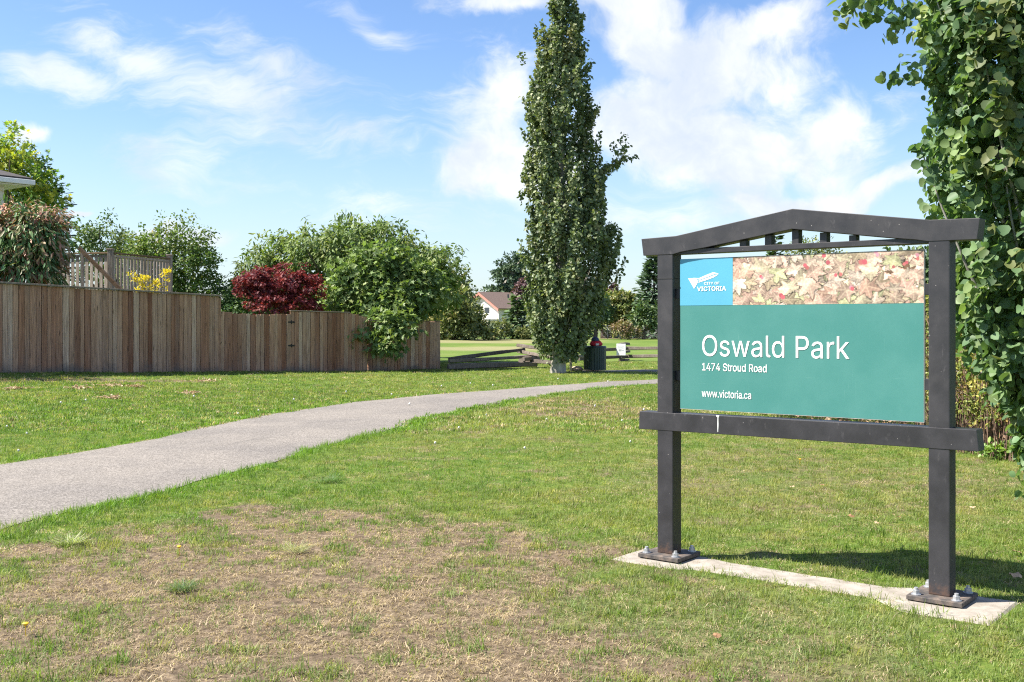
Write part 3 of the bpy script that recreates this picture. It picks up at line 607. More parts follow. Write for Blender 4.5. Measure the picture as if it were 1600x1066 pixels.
# ------------------------------------------------------------------ park sign
def park_sign():
    root = empty('park_sign', (SIGN_X, SIGN_Y, 0), -SIGN_A, 'black steel framed park sign with teal and blue panel reading Oswald Park', 'sign')
    m, nt, b = new_mat('black_steel_paint'); tc = N_(nt, 'ShaderNodeTexCoord'); o = tc.outputs['Object']
    f = noise_fac(nt, o, 5, 6, .6); f2 = noise_fac(nt, mapping(nt, o, (1, 1, .35)), 26, 6, .7)
    c = cramp(nt, f, [(.3, (.022, .021, .025)), (.72, (.037, .0355, .041))])
    c = mixc(nt, maprange(nt, f2, .58, .78, 0, .5), c, (.14, .132, .137))
    c = mixc(nt, maprange(nt, noise_fac(nt, o, 2.2, 5, .6), .55, .75, 0, .45), c, (.085, .08, .083))
    sp = N_(nt, 'ShaderNodeSeparateXYZ'); nt.links.new(o, sp.inputs[0])
    low = mathn(nt, 'MULTIPLY_ADD', noise_fac(nt, o, 20, 6, .7), -.34, sp.outputs[2])       # rust creeping up from the foot
    c = mixc(nt, maprange(nt, low, -.16, -.06, .6, 0), c, (.13, .07, .042))
    chip = N_(nt, 'ShaderNodeTexVoronoi'); chip.inputs['Scale'].default_value = 17; nt.links.new(o, chip.inputs['Vector'])
    c = mixc(nt, maprange(nt, chip.outputs['Distance'], .035, .06, .7, 0), c, (.34, .32, .31))
    nt.links.new(c, b.inputs['Base Color']); b.inputs['Roughness'].default_value = .42
    nt.links.new(maprange(nt, f, .3, .7, .36, .55), b.inputs['Roughness']); bump(nt, b, f2, .14, .003)
    steel = m
    zinc = plain('zinc', (.46, .47, .49), .42, .5, .55, .12, 60)
    plate_m, nt, b = new_mat('rusty_plate'); tc = N_(nt, 'ShaderNodeTexCoord'); f = noise_fac(nt, tc.outputs['Object'], 14, 8, .7)
    nt.links.new(cramp(nt, f, [(.34, (.035, .033, .036)), (.48, (.075, .066, .060)), (.62, (.17, .13, .105)), (.8, (.27, .23, .195))]), b.inputs['Base Color']); b.inputs['Roughness'].default_value = .8
    bump(nt, b, f, .4, .004)
    FT = .036
    for t0, t1 in ((-.113, .002), (1.628, 1.743)):
        post = MB().box(t0, t1, 0, .115, FT, 2.06, .006, 2).build('post', steel, root)
        tc_ = (t0 + t1) / 2
        p = MB().box(-.15, .15, -.15, .15, -.013, .013, .003).build('base_plate', plate_m, post, loc=(tc_, .0575, FT - .013))
        for sx in (-1, 1):
            for sy in (-1, 1):
                k = MB().cyl((0, 0, 0), .027, .005, 16).cyl((0, 0, .005), .0195, .021, 6).cyl((0, 0, .026), .011, .014, 10)
                k.build('bolt', zinc, post, loc=(tc_ + sx * .108, .0575 + sy * .108, FT), rot=(0, 0, random.random()))
    beam = MB().prism([(-.234, 2.103), (.026, 2.11), (.827, 2.234), (1.637, 2.119), (1.902, 2.114), (1.886, 1.999), (1.628, 1.999), (1.56, 2.012), (1.43, 2.028), (.827, 2.112), (.243, 2.026), (.06, 2.004), (.004, 1.991), (-.219, 1.991)], -.003, .112, .003)
    beam.build('top_beam', steel, root)
    MB().box(.0045, 1.6255, .012, .098, 1.990, 2.0235, .003).build('tie_rail', steel, root)
    for t in (.485, .655, .832, 1.008, 1.186):
        zt = 2.112 - abs(t - .827) * (.086 / .6) - .002
        MB().box(t - .022, t + .022, .030, .085, 2.0235, zt, .002).build('baluster', steel, root)
    MB().prism([(-.249, .957), (1.884, .966), (1.896, .849), (-.252, .840)], -.003, .112, .003).build('lower_rail', steel, root)
    # panel: an aluminium tray between the posts
    y0 = .036; TS = .010
    alu = plain('panel_edge', (.62, .64, .63), .4, .5, .3, .05)
    pm, nt, b = new_mat('teal_print'); tc = N_(nt, 'ShaderNodeTexCoord'); o = tc.outputs['Object']
    f = noise_fac(nt, o, 3, 6, .6); sc = noise_fac(nt, mapping(nt, o, (6, 6, 140)), 1.2, 5, .7); sc2 = noise_fac(nt, mapping(nt, o, (160, 6, 8)), 1.0, 4, .7)
    c = mixc(nt, maprange(nt, f, .3, .7), (.048, .195, .178), (.066, .222, .203))
    c = mixc(nt, maprange(nt, mathn(nt, 'MAXIMUM', sc, sc2), .62, .84, 0, .35), c, (.22, .40, .36))
    nt.links.new(c, b.inputs['Base Color']); b.inputs['Roughness'].default_value = .38
    pan = MB().box(.037, 1.592, y0, y0 + .02, .988, 1.960, .0015).build('sign_panel', pm, root)
    e = MB().box(.035, 1.5940, y0 + .0005, y0 + .024, .9862, .9878).box(1.5922, 1.5940, y0 + .0005, y0 + .024, .988, 1.96).build('panel_rim', alu, pan)
    for zc in (1.735, 1.20):
        for ta, tb in ((1.5943, 1.627), (.003, .0347)):
            MB().box(ta, tb, y0 + .004, y0 + .03, zc - .032, zc + .032, .002).build('bracket', steel, root)
    bl = plain('blue_print', (.085, .34, .49), .38, .5, 0, .03, 3)
    MB().box(.0376, .4138, y0 - .0012, y0 - .0002, 1.6575, 1.9594).build('blue_field', bl, pan)
    # photo of fallen leaves printed along the top: one sheet, coloured cell by cell
    nx, nz = 420, 108; x0, x1, z0, z1 = .4142, 1.5917, 1.6575, 1.9594
    img = np.zeros((nz, nx, 3)); img[:] = (.16, .09, .05)
    pal = [(.47, .335, .26), (.50, .39, .31), (.42, .265, .20), (.46, .385, .27), (.34, .33, .19), (.54, .43, .36), (.46, .29, .235), (.40, .31, .21), (.50, .34, .27)]
    r2 = np.random.default_rng(5); gx, gy = np.meshgrid(np.arange(nx), np.arange(nz))
    for k in range(330):
        cx, cy = r2.uniform(-8, nx + 8), r2.uniform(-8, nz + 8); s = r2.uniform(23, 40) * (1.1 if k < 120 else .85); a = r2.uniform(0, 6.283); sq = r2.uniform(.55, 1.0)
        dx = gx - cx; dy = (gy - cy) / sq; th = np.arctan2(dy, dx) - a; rr = np.hypot(dx, dy)
        lw = r2.uniform(.75, 1.1, 5); lobe = .42 + np.max([lw[q] * (.62, .56, .56, .40, .40)[q] * np.exp(-(np.abs(np.angle(np.exp(1j * (th - (0, .95, -.95, 1.95, -1.95)[q])))) / .36) ** 1.5) for q in range(5)], axis=0) + .05 * np.sin(11 * th + k) + .03 * np.sin(23 * th)
        mk = rr < s * lobe
        c = np.array(pal[r2.integers(len(pal))]) * r2.uniform(.6, 1.3)
        fa = r2.uniform(0, 6.283); side = 1 + .22 * np.clip(np.cos(th * 1.0 + fa) * 1.5, -1, 1) + .10 * np.sign(np.sin(2 * th + fa))
        vein = np.max([np.exp(-(np.abs(np.angle(np.exp(1j * (th - va)))) * rr / 1.3) ** 2) for va in (0, .95, -.95, 1.95, -1.95)], axis=0) * .5
        sh = np.where((rr > s * lobe * .94), .78, 1.0)
        col = np.clip(c[None, None] * (side * sh * (1 + .10 * np.sin(rr * .9 + k)))[..., None] + vein[..., None] * np.array([.25, .24, .16]), 0, .9)
        shd = (np.hypot(dx - 1.5, dy - -1.8) < s * lobe * 1.07) & ~mk
        img[shd] *= .42
        img[mk] = col[mk]
    for cx, cy, rr in ((118, 14, 12), (220, 96, 11), (300, 92, 13), (322, 100, 9), (385, 84, 8), (360, 74, 7), (275, 34, 10), (170, 78, 10), (70, 60, 8), (246, 62, 9), (405, 92, 9)):
        for q in range(2):
            ax, ay = cx + r2.normal(0, rr * .35), cy + r2.normal(0, rr * .35); mk = np.hypot(gx - ax, gy - ay) < rr * .42
            img[mk] = np.array(((.46, .10, .12), (.52, .24, .29), (.42, .13, .12))[r2.integers(3)]) * r2.uniform(.8, 1.1)
    VX, VZ = np.meshgrid(np.linspace(x0, x1, nx), np.linspace(z0, z1, nz)); V = np.stack([VX, np.full_like(VX, y0 - .0007), VZ], -1).reshape(-1, 3)
    i, j = np.meshgrid(np.arange(nz - 1), np.arange(nx - 1), indexing='ij'); q = np.stack([i * nx + j, i * nx + j + 1, (i + 1) * nx + j + 1, (i + 1) * nx + j], -1).reshape(-1, 4)
    lm, nt, b = new_mat('leaf_print'); at_ = N_(nt, 'ShaderNodeAttribute', attribute_name='tint'); nt.links.new(at_.outputs['Color'], b.inputs['Base Color']); b.inputs['Roughness'].default_value = .38
    lp = link('leaf_photo_print', mesh_np('leaf_photo_print', V, q.ravel(), np.arange(len(q)) * 4, np.full(len(q), 4), lm, False, {'tint': img.reshape(-1, 3)}), pan)
    # lettering
    wht = plain('white_print', (.84, .86, .85), .4, .5, 0, .02, 3)
    GL = json.loads(GLYPHS)
    def fatten(P, d):
        n = len(P); out = []
        for q in range(n):
            a, b, c = Vector(P[q - 1]), Vector(P[q]), Vector(P[(q + 1) % n]); u = (b - a).normalized(); w = (c - b).normalized()
            n1 = Vector((-u.y, u.x)); n2 = Vector((-w.y, w.x)); m_ = n1 + n2
            k_ = d / max(.45, 1 + n1.dot(n2)); out.append((b.x + m_.x * k_, b.y + m_.y * k_))
        return out
    def text(name, s, t0, t1, zb, zh, bold=0.0, yy=.0022):
        x = 0; polys = []; wd = []; word = 0
        for ch in s:
            if ch == ' ': x += 205; word += 1; continue
            adv, spl = GL[ch]
            for p in spl: polys.append([(x + a_, b_) for a_, b_ in fatten([(p[q], p[q + 1]) for q in range(0, len(p), 2)], bold)]); wd.append(word)
            x += adv
        mn = min(p[0] for P in polys for p in P); mxx = max(p[0] for P in polys for p in P)
        top = GL['O'][1]; cap = max(top[0][1::2])
        kx = (t1 - t0) / (mxx - mn); kz = zh / cap
        allp = polys
        for word in sorted(set(wd)):
            polys = [P for P, w_ in zip(allp, wd) if w_ == word]; vv, ee = [], []
            for P in polys:
                k0 = len(vv); vv += [Vector(p) for p in P]; ee += [(k0 + q, k0 + (q + 1) % len(P)) for q in range(len(P))]
            cv, _, cf, *_r = delaunay_2d_cdt(vv, ee, [], 0, 1e-4)
            def wind(x_, y_):
                w_ = 0
                for P in polys:
                    for q in range(len(P)):
                        (ax, ay), (bx, by) = P[q - 1], P[q]
                        if (ay > y_) != (by > y_) and x_ < (bx - ax) * (y_ - ay) / (by - ay) + ax: w_ += 1 if by > ay else -1
                return w_
            cf = [f for f in cf if wind(sum(cv[q].x for q in f) / len(f), sum(cv[q].y for q in f) / len(f)) != 0]
            me = bpy.data.meshes.new(name); me.from_pydata([((p.x - mn) * kx, p.y * kz, 0) for p in cv], [], cf); me.update(); me.materials.append(wht)
            o = link(name, me, pan, None, (t0 + TS, y0 - yy, zb), (R(90), 0, 0))
    text('park_name_lettering', 'Oswald Park', .189, 1.155, 1.334, .134, 0)
    text('address_lettering', '1474 Stroud Road', .189, .634, 1.241, .0475, 6)
    text('web_address_lettering', 'www.victoria.ca', .186, .530, 1.071, .0475, 5)
    text('city_of_lettering', 'CITY OF', .203, .312, 1.7905, .0155, 8, .0034)
    text('victoria_lettering', 'VICTORIA', .153, .358, 1.7505, .027, 12, .0034)
    def zz(x, y): return (.097 + (x - 133) / 227 * .270, 1.870 - (y - 173) * .00106)
    lb = bmesh.new()
    for poly in ([(133, 207), (172, 209), (196, 222), (190, 238), (170, 272)],
                 [(162, 205), (200, 208), (240, 191), (285, 175), (319, 184), (292, 186), (250, 203), (206, 217), (182, 212)],
                 [(202, 223), (214, 219), (250, 208), (295, 191), (317, 189), (290, 205), (246, 221), (216, 229), (196, 236)]):
        vs = [lb.verts.new((zz(*p)[0], y0 - .0024, zz(*p)[1])) for p in poly]; f = lb.faces.new(vs)
        bmesh.ops.extrude_face_region(lb, geom=[f])
        for v in vs: v.co.y += .0008
    bmesh.ops.recalc_face_normals(lb, faces=lb.faces)
    me = bpy.data.meshes.new('city_emblem'); lb.to_mesh(me); lb.free(); me.materials.append(wht)
    link('city_emblem', me, pan)
    # old tape on the left post and a dried drip on the lower rail
    drip = MB().prism([(.320, .962), (.340, .962), (.339, .953), (.3335, .948), (.3345, .90), (.332, .856), (.329, .856), (.328, .90), (.329, .950), (.321, .953)], -.0045, -.0032)
    drip.build('dried_paint_drip', wht, root)
    MB().box(-.115, .0035, -.002, .117, 1.832, 1.838, 0).build('strap', plain('strap_black', (.012, .012, .014), .6), root)
    return root
park_sign()

# concrete strip the sign is bolted to
def footing():
    m, nt, b = new_mat('old_concrete'); tc = N_(nt, 'ShaderNodeTexCoord'); o = tc.outputs['Object']
    f = noise_fac(nt, o, 7, 8, .68); g = noise_fac(nt, o, 60, 4, .6)
    c = cramp(nt, f, [(.3, (.19, .165, .13)), (.55, (.32, .29, .25)), (.75, (.40, .37, .325))])
    c = mixc(nt, maprange(nt, g, .6, .75, 0, .5), c, (.2, .16, .12))
    nt.links.new(c, b.inputs['Base Color']); b.inputs['Roughness'].default_value = .95; bump(nt, b, g, .5, .004)
    nx, ny = 60, 14; bm = bmesh.new(); grid = []
    for i in range(nx + 1):
        row = []
        for j in range(ny + 1):
            t = -.36 + 2.42 * i / nx; v0_, v1_ = float(pad_front(t)) - .02, float(pad_back(t)) + .02; v = v0_ + (v1_ - v0_) * j / ny
            edge = (i in (0, nx)) or (j in (0, ny))
            wob = .02 * (vnoise(t, v, 9, 3) - .5) if edge else 0
            row.append(bm.verts.new((t + wob, v + wob, .004 + .006 * (vnoise(t, v, 8, 2) - .5) - (.03 if edge else 0))))
        grid.append(row)
    for i in range(nx):
        for j in range(ny): bm.faces.new((grid[i][j], grid[i + 1][j], grid[i + 1][j + 1], grid[i][j + 1]))
    r = bmesh.ops.extrude_face_region(bm, geom=bm.faces[:])
    for e in r['geom']:
        if isinstance(e, bmesh.types.BMVert): e.co.z -= .15
    bmesh.ops.recalc_face_normals(bm, faces=bm.faces)
    me = bpy.data.meshes.new('concrete_footing'); bm.to_mesh(me); bm.free(); me.materials.append(m)
    o = link('concrete_footing', me, None, None, (SIGN_X, SIGN_Y, 0), (0, 0, -SIGN_A))
    tag(o, 'pale weathered concrete strip set in the grass under the sign posts', 'footing')
footing()

# ------------------------------------------------------------------ garden fences
BOARD = wood_mat('weathered_cedar', [(0, (.23, .105, .06)), (.12, (.41, .23, .145)), (.28, (.46, .305, .212)), (.42, (.32, .15, .086)), (.56, (.43, .26, .172)), (.72, (.54, .40, .30)), (.8, (.22, .10, .058)), (.9, (.42, .275, .19)), (1, (.34, .19, .12))], stain=.18)
CAPW = wood_mat('weathered_cap', [(0, (.20, .165, .13)), (1, (.27, .225, .18))], knots=False)
IRON = plain('black_iron', (.014, .013, .013), .55, .5, .2)
def board_mesh(w, th):
    mb = MB(); mb.box(-w / 2, w / 2, -th / 2, th / 2, 0, 1, .004); return mb.mesh('board', BOARD)
BM = [board_mesh(w, .022) for w in (.158, .164, .150, .168)]
def line_boards(root, A, B, top, pitch=.142, name='board', skip=None):
    A = np.array(A, float); B = np.array(B, float); L = np.linalg.norm(B - A); u = (B - A) / L; az = math.atan2(u[1], u[0]); n = int(round(L / pitch)); wl = [random.choice((.82, .95, 1.0, 1.0, 1.08, 1.2)) for _ in range(n)]; wl = [w_ * L / sum(wl) for w_ in wl]; pos = 0.0
    for i in range(n):
        p = wl[i]; s = pos + p / 2; pos += p; q = A + u * s; z0 = G(*q) - .01 + random.uniform(-.012, .012); zt = top(s / L) + random.uniform(-.016, .012)
        me = BM[random.randrange(4)]
        o = link(name, me, root, None, (q[0] - root.location.x + random.uniform(-.004, .004), q[1] - root.location.y + random.uniform(-.005, .005), z0 - root.location.z), (random.uniform(-.006, .006), random.uniform(-.003, .003), az + random.uniform(-.012, .012)), ((p - .009) / (.158, .164, .150, .168)[BM.index(me)] * random.uniform(.985, 1.01), 1, zt - z0))
        if i and name == 'board':
            q = A + u * (pos - p) + np.array([-u[1], u[0]]) * .027; link('back_board', BM[1], root, None, (q[0] - root.location.x, q[1] - root.location.y, z0 + .03 - root.location.z), (0, 0, az), (.6, .8, zt - z0 - .04))
def cap(root, A, B, za, zb, w, h, mat=None, name='cap_rail'):
    A = Vector((*A, za)); B = Vector((*B, zb)); d = B - A
    mb = MB(); mb.box(0, d.length, -w / 2, w / 2, 0, h, .006)
    q = d.to_track_quat('X', 'Z'); o = mb.build(name, mat or CAPW, root); o.rotation_mode = 'QUATERNION'; o.rotation_quaternion = q; o.location = A - root.location
    return o
def fence_post(root, x, y, h, s=.09, name='post'):
    o = MB().box(-s / 2, s / 2, -s / 2, s / 2, -.2, h, .005).build(name, BOARD, root, loc=(x - root.location.x, y - root.location.y, G(x, y) - root.location.z)); o.rotation_euler.z = R(40); return o

FA, FB = (-16.0, 20.2), (-8.19, 30.0)
r = empty('wooden_fence', (*FB, G(*FB)), 0, 'tall weathered board fence with a cap rail below the deck railing', 'fence')
line_boards(r, FA, FB, lambda s: 2.66 - .40 * s)
cap(r, (FA[0], FA[1]), (FB[0] + .05, FB[1] + .07), 2.66, 2.262, .15, .045)
nrm = np.array([-.78, .62])
for s in (.1, .34, .58, .82, .985):
    q = np.array(FA) * (1 - s) + np.array(FB) * s + nrm * .075; fence_post(r, q[0], q[1], 2.6 - .40 * s - G(*q))
fence_post(r, -8.19, 30.05, 2.06, .085)
for zz_ in (.5, 1.7):
    A = np.array(FA) + nrm * .035; B = np.array(FB) + nrm * .035; cap(r, A, B, zz_ + .37, zz_ + .2, .04, .09, name='rail')

P0 = np.array((-8.2, 30.05)); PE = np.array((-2.36, 35.4))
def along(px):
    k = (px - CX) / FPX; d = PE - P0; s = (k * P0[1] - P0[0]) / (d[0] - k * d[1]); return P0 + d * s
nr2 = np.array([-.675, .737])
def hinge(root, px, z):
    q = along(px); o = MB().box(-.11, .11, -.022, -.012, -.022, .022, .003).cyl((-.0, -.02, -.05), .014, .1, 8).build('hinge', IRON, root, loc=(q[0] - root.location.x, q[1] - root.location.y, z - root.location.z)); o.rotation_euler.z = R(42.5)
A, B = along(341), along(454)
r = empty('wooden_gate', (*A, G(*A)), 0, 'weathered board garden gate on black hinges beside the tall fence', 'gate')
line_boards(r, A, B, lambda s: 1.85 - .05 * s - .05 * math.sin(math.pi * s))
for zz_ in (.45, 1.5): cap(r, A + nr2 * .035, B + nr2 * .035, zz_, zz_ - .05, .04, .09, name='rail')
hinge(r, 340, 1.73); hinge(r, 340, .98)
A, B = along(453), along(574)
r = empty('wooden_fence', (*A, G(*A)), 0, 'board fence panel right of the garden gate, its top corner cut down on the right', 'fence')
line_boards(r, A, B, lambda s: 1.865 - .045 * s - (.14 * max(0, (s - .74) / .26) ** 1.4))
cap(r, A, A + (B - A) * .76, 1.87, 1.83, .07, .03)
for s in (.06, .5, .98): q = A + (B - A) * s + nr2 * .075; fence_post(r, q[0], q[1], 1.6)
for zz_ in (.4, 1.45): cap(r, A + nr2 * .035, B + nr2 * .035, zz_, zz_ - .06, .04, .09, name='rail')
hinge(r, 455, 1.55); hinge(r, 455, .86)
A, B = along(575.5), along(688)
r = empty('wooden_fence', (*B, G(*B)), 0, 'lowest board fence at the corner, shaded under the overhanging fig leaves', 'fence')
line_boards(r, A, B, lambda s: 1.585 - .02 * s)
cap(r, A, B, 1.59, 1.565, .06, .03)
for s in (.03, .5, .985): q = A + (B - A) * s + nr2 * .075; fence_post(r, q[0], q[1], 1.5)
for zz_ in (.35, 1.25): cap(r, A + nr2 * .035, B + nr2 * .035, zz_, zz_ - .03, .04, .09, name='rail')
# the corner turns and runs back out of sight
line_boards(r, B + nr2 * .12, B + np.array([-.9, 6.0]), lambda s: 1.57)
# ------------------------------------------------------------------ leaves
TPL = {
 'rhomb': ([(0, 0, 0), (-.5, .45, .12), (.5, .45, .12), (0, 1, -.05)], [(0, 3, 1), (0, 2, 3)]),
 'oval': ([(0, 0, 0), (-.42, .3, .10), (-.42, .65, .08), (0, 1, -.08), (.42, .65, .08), (.42, .3, .10)], [(0, 3, 2, 1), (0, 5, 4, 3)]),
 'round': ([(0, 0, 0), (-.38, .07, .07), (-.54, .42, .12), (-.36, .80, .05), (0, 1.04, -.06), (.36, .80, .05), (.54, .42, .12), (.38, .07, .07)], [(0, 4, 3, 2, 1), (0, 7, 6, 5, 4)]),
 'lobed': ([(0, 0, 0), (-.5, .05, .1), (-.25, .35, .03), (-.62, .62, .1), (-.2, .62, .03), (0, 1.05, -.1), (.2, .62, .03), (.62, .62, .1), (.25, .35, .03), (.5, .05, .1)], [(0, 5, 4, 3, 2, 1), (0, 9, 8, 7, 6, 5)]),
 'spray': ([(0, 0, 0), (-.3, .35, -.05), (-.5, .75, -.18), (0, 1, -.12), (.5, .75, -.18), (.3, .35, -.05)], [(0, 3, 2, 1), (0, 5, 4, 3)]),
}
def unit(v): return v / (np.linalg.norm(v, axis=-1, keepdims=True) + 1e-9)
def rdir(n): return unit(rng.normal(size=(n, 3)))

def leaf_mesh(name, P, T, N, L, W, tint, tpl, mat):
    vt, ft = TPL[tpl]; vt = np.array(vt); n = len(P); k = len(vt)
    T = unit(T); N = unit(N - T * np.sum(N * T, 1, keepdims=True)); Sx = np.cross(T, N)
    V = P[:, None, :] + Sx[:, None, :] * (vt[None, :, 0:1] * W[:, None, None]) + T[:, None, :] * (vt[None, :, 1:2] * L[:, None, None]) + N[:, None, :] * (vt[None, :, 2:3] * W[:, None, None])
    fl = np.concatenate([np.array(f) for f in ft]); tot = np.array([len(f) for f in ft])
    loops = (np.arange(n)[:, None] * k + fl[None, :]).ravel(); totals = np.tile(tot, n); starts = np.concatenate([[0], np.cumsum(totals)[:-1]])
    return mesh_np(name, V.reshape(-1, 3), loops, starts, totals, mat, False, {'tint': np.repeat(tint, k, 0)})

def pick_tint(pal, ncl, cl):
    """a colour per twig with a smaller change from leaf to leaf"""
    cols = np.array([p[:3] for p in pal]); w = np.array([p[3] for p in pal], float); w /= w.sum()
    c = cols[rng.choice(len(pal), ncl, p=w)] * rng.uniform(.78, 1.22, (ncl, 1))
    n = len(cl); own = cols[rng.choice(len(pal), n, p=w)]
    t = c[cl] * .65 + own * .35
    return t * rng.uniform(.75, 1.28, (n, 1)) * 1.7

LEAF = {}
def lm(key, *a, **k):
    if key not in LEAF: LEAF[key] = leaf_mat(key, *a, **k)
    return LEAF[key]
BARK = bark_mat('bark_brown', (.06, .045, .035), (.17, .135, .105))
BARK_PALE = bark_mat('bark_pale', (.17, .16, .135), (.42, .40, .35), 6)

def bush(name, label, cat, base, blobs, ncl, clr, nper, L, W, tpl, pal, mat, tr=.08, droop=.3, flat=1.0, group=None, shell=.72, bark=None, nlimb=9, up=.5, rough_edge=.45, trunk_h=None):
    x, y = base; z = G(x, y); root = empty(name, (x, y, z), 0, label, cat, group)
    B = np.array([b[:6] for b in blobs], float); vol = (B[:, 3] * B[:, 4] * B[:, 5]) ** .75; bi = rng.choice(len(B), ncl, p=vol / vol.sum())
    d = rdir(ncl); d[:, 2] = np.where((d[:, 2] < -.35) & (rng.random(ncl) < .5), -d[:, 2], d[:, 2]); d = unit(d)
    rr = np.where(rng.random(ncl) < shell, rng.uniform(.74, 1.0, ncl), rng.uniform(.25, .8, ncl))
    rr *= 1 + rough_edge * (rng.random(ncl) - .62)
    C = B[bi, :3] + d * B[bi, 3:6] * rr[:, None]
    C[:, 2] = np.maximum(C[:, 2], .12)
    n = ncl * nper; cl = np.repeat(np.arange(ncl), nper)
    off = rdir(n) * (rng.random((n, 1)) ** .5) * (clr * rng.uniform(.6, 1.3, ncl))[cl][:, None]; off[:, 2] *= flat
    P = C[cl] + off; P[:, 2] = np.maximum(P[:, 2], .04)
    out = unit((P - B[bi[cl], :3]) / B[bi[cl], 3:6])
    T = unit(out * .55 + rdir(n) * .75 + off / clr * .5 + np.array([0, 0, -droop])); Nn = out * .6 + np.array([0, 0, up]) + rdir(n) * .65
    ll = L * rng.uniform(.7, 1.3, n); ww = W * rng.uniform(.75, 1.25, n)
    f = link('foliage', leaf_mesh('foliage', P, T, Nn, ll, ww, pick_tint(pal, ncl, cl), tpl, mat), root); f['kind'] = 'stuff'
    if tr:
        cz = B[:, 2].mean(); th = trunk_h if trunk_h else max(.25, cz * .45)
        lead = np.array([0, 0, th]) + np.array([random.uniform(-.1, .1), random.uniform(-.1, .1), 0]) * th
        link('trunk', tubes('trunk', [(np.array([[0, 0, -.15], [0, 0, .05], lead * .5 + [.03, 0, 0], lead]), np.array([tr * 1.5, tr * 1.15, tr, tr * .85]))], 9, bark or BARK), root)
        pp = []
        for q in rng.choice(ncl, min(nlimb, ncl), replace=False):
            e = C[q]; mid = lead * .45 + e * .55 + np.array([0, 0, .12 * np.linalg.norm(e - lead)]) * .6
            ts = np.linspace(0, 1, 7)[:, None]; c = (1 - ts) ** 2 * (lead * .96) + 2 * ts * (1 - ts) * mid + ts ** 2 * e
            pp.append((c + rng.normal(0, .02, c.shape) * np.linspace(0, 1, 7)[:, None], np.linspace(tr * .6, tr * .1, 7)))
        o = link('limbs', tubes('limbs', pp, 5, bark or BARK), root); o.name = 'limb'; o['kind'] = 'stuff'
    return root

def conifer(name, label, base, h, r, tiers, per, L, W, pal, mat, group=None, z0=.3, droop=.25, cat='tree', power=.9, sprays=7, skirt=1.0, bark=None):
    x, y = base; z = G(x, y); root = empty(name, (x, y, z), 0, label, cat, group)
    P, T, N, CL = [], [], [], []; k = 0; pp = []
    for i in range(tiers):
        f = i / (tiers - 1); zz_ = z0 + (h - z0) * f ** .92; R_ = r * max(.04, (1 - f)) ** power * skirt
        for j in range(max(3, int(per * (1 - .55 * f)))):
            a = rng.uniform(0, 6.283); ln = R_ * rng.uniform(.6, 1.12); dz = -droop * ln * rng.uniform(.3, 1.3) + .1 * ln * f
            d = np.array([math.cos(a), math.sin(a), 0]); zj = zz_ + rng.uniform(-.5, .5) * (h / tiers)
            if j % 3 == 0: pp.append((np.array([[0, 0, zj], d * ln * .5 + [0, 0, zj + dz * .3], d * ln * .95 + [0, 0, zj + dz]]), np.array([.03, .02, .008]) * h / 6))
            for s in range(sprays):
                t = (s + rng.uniform(.2, 1)) / sprays; p = d * ln * t + np.array([0, 0, zj + dz * t ** 1.3]) + rng.normal(0, .06, 3) * ln * (.4 + t)
                side = np.array([-d[1], d[0], 0]) * rng.choice([-1, 1]) * rng.uniform(.1, .9)
                P.append(p); T.append(d * .8 + side + np.array([0, 0, -.25 + .5 * f]) + rng.normal(0, .2, 3)); N.append(np.array([0, 0, 1]) + d * .3 + rng.normal(0, .35, 3)); CL.append(k)
            k += 1
    P, T, N, CL = map(np.array, (P, T, N, CL)); n = len(P)
    o = link('foliage', leaf_mesh('foliage', P, T, N, L * rng.uniform(.7, 1.3, n), W * rng.uniform(.7, 1.3, n), pick_tint(pal, k, CL), 'spray', mat), root); o['kind'] = 'stuff'
    link('trunk', tubes('trunk', [(np.array([[0, 0, -.2], [0, 0, h * .5], [0, 0, h * .98]]), np.array([.035 * h * .6, .018 * h, .004 * h]))], 8, bark or BARK), root)
    o = link('limb', tubes('limb', pp, 4, bark or BARK), root); o['kind'] = 'stuff'
    return root

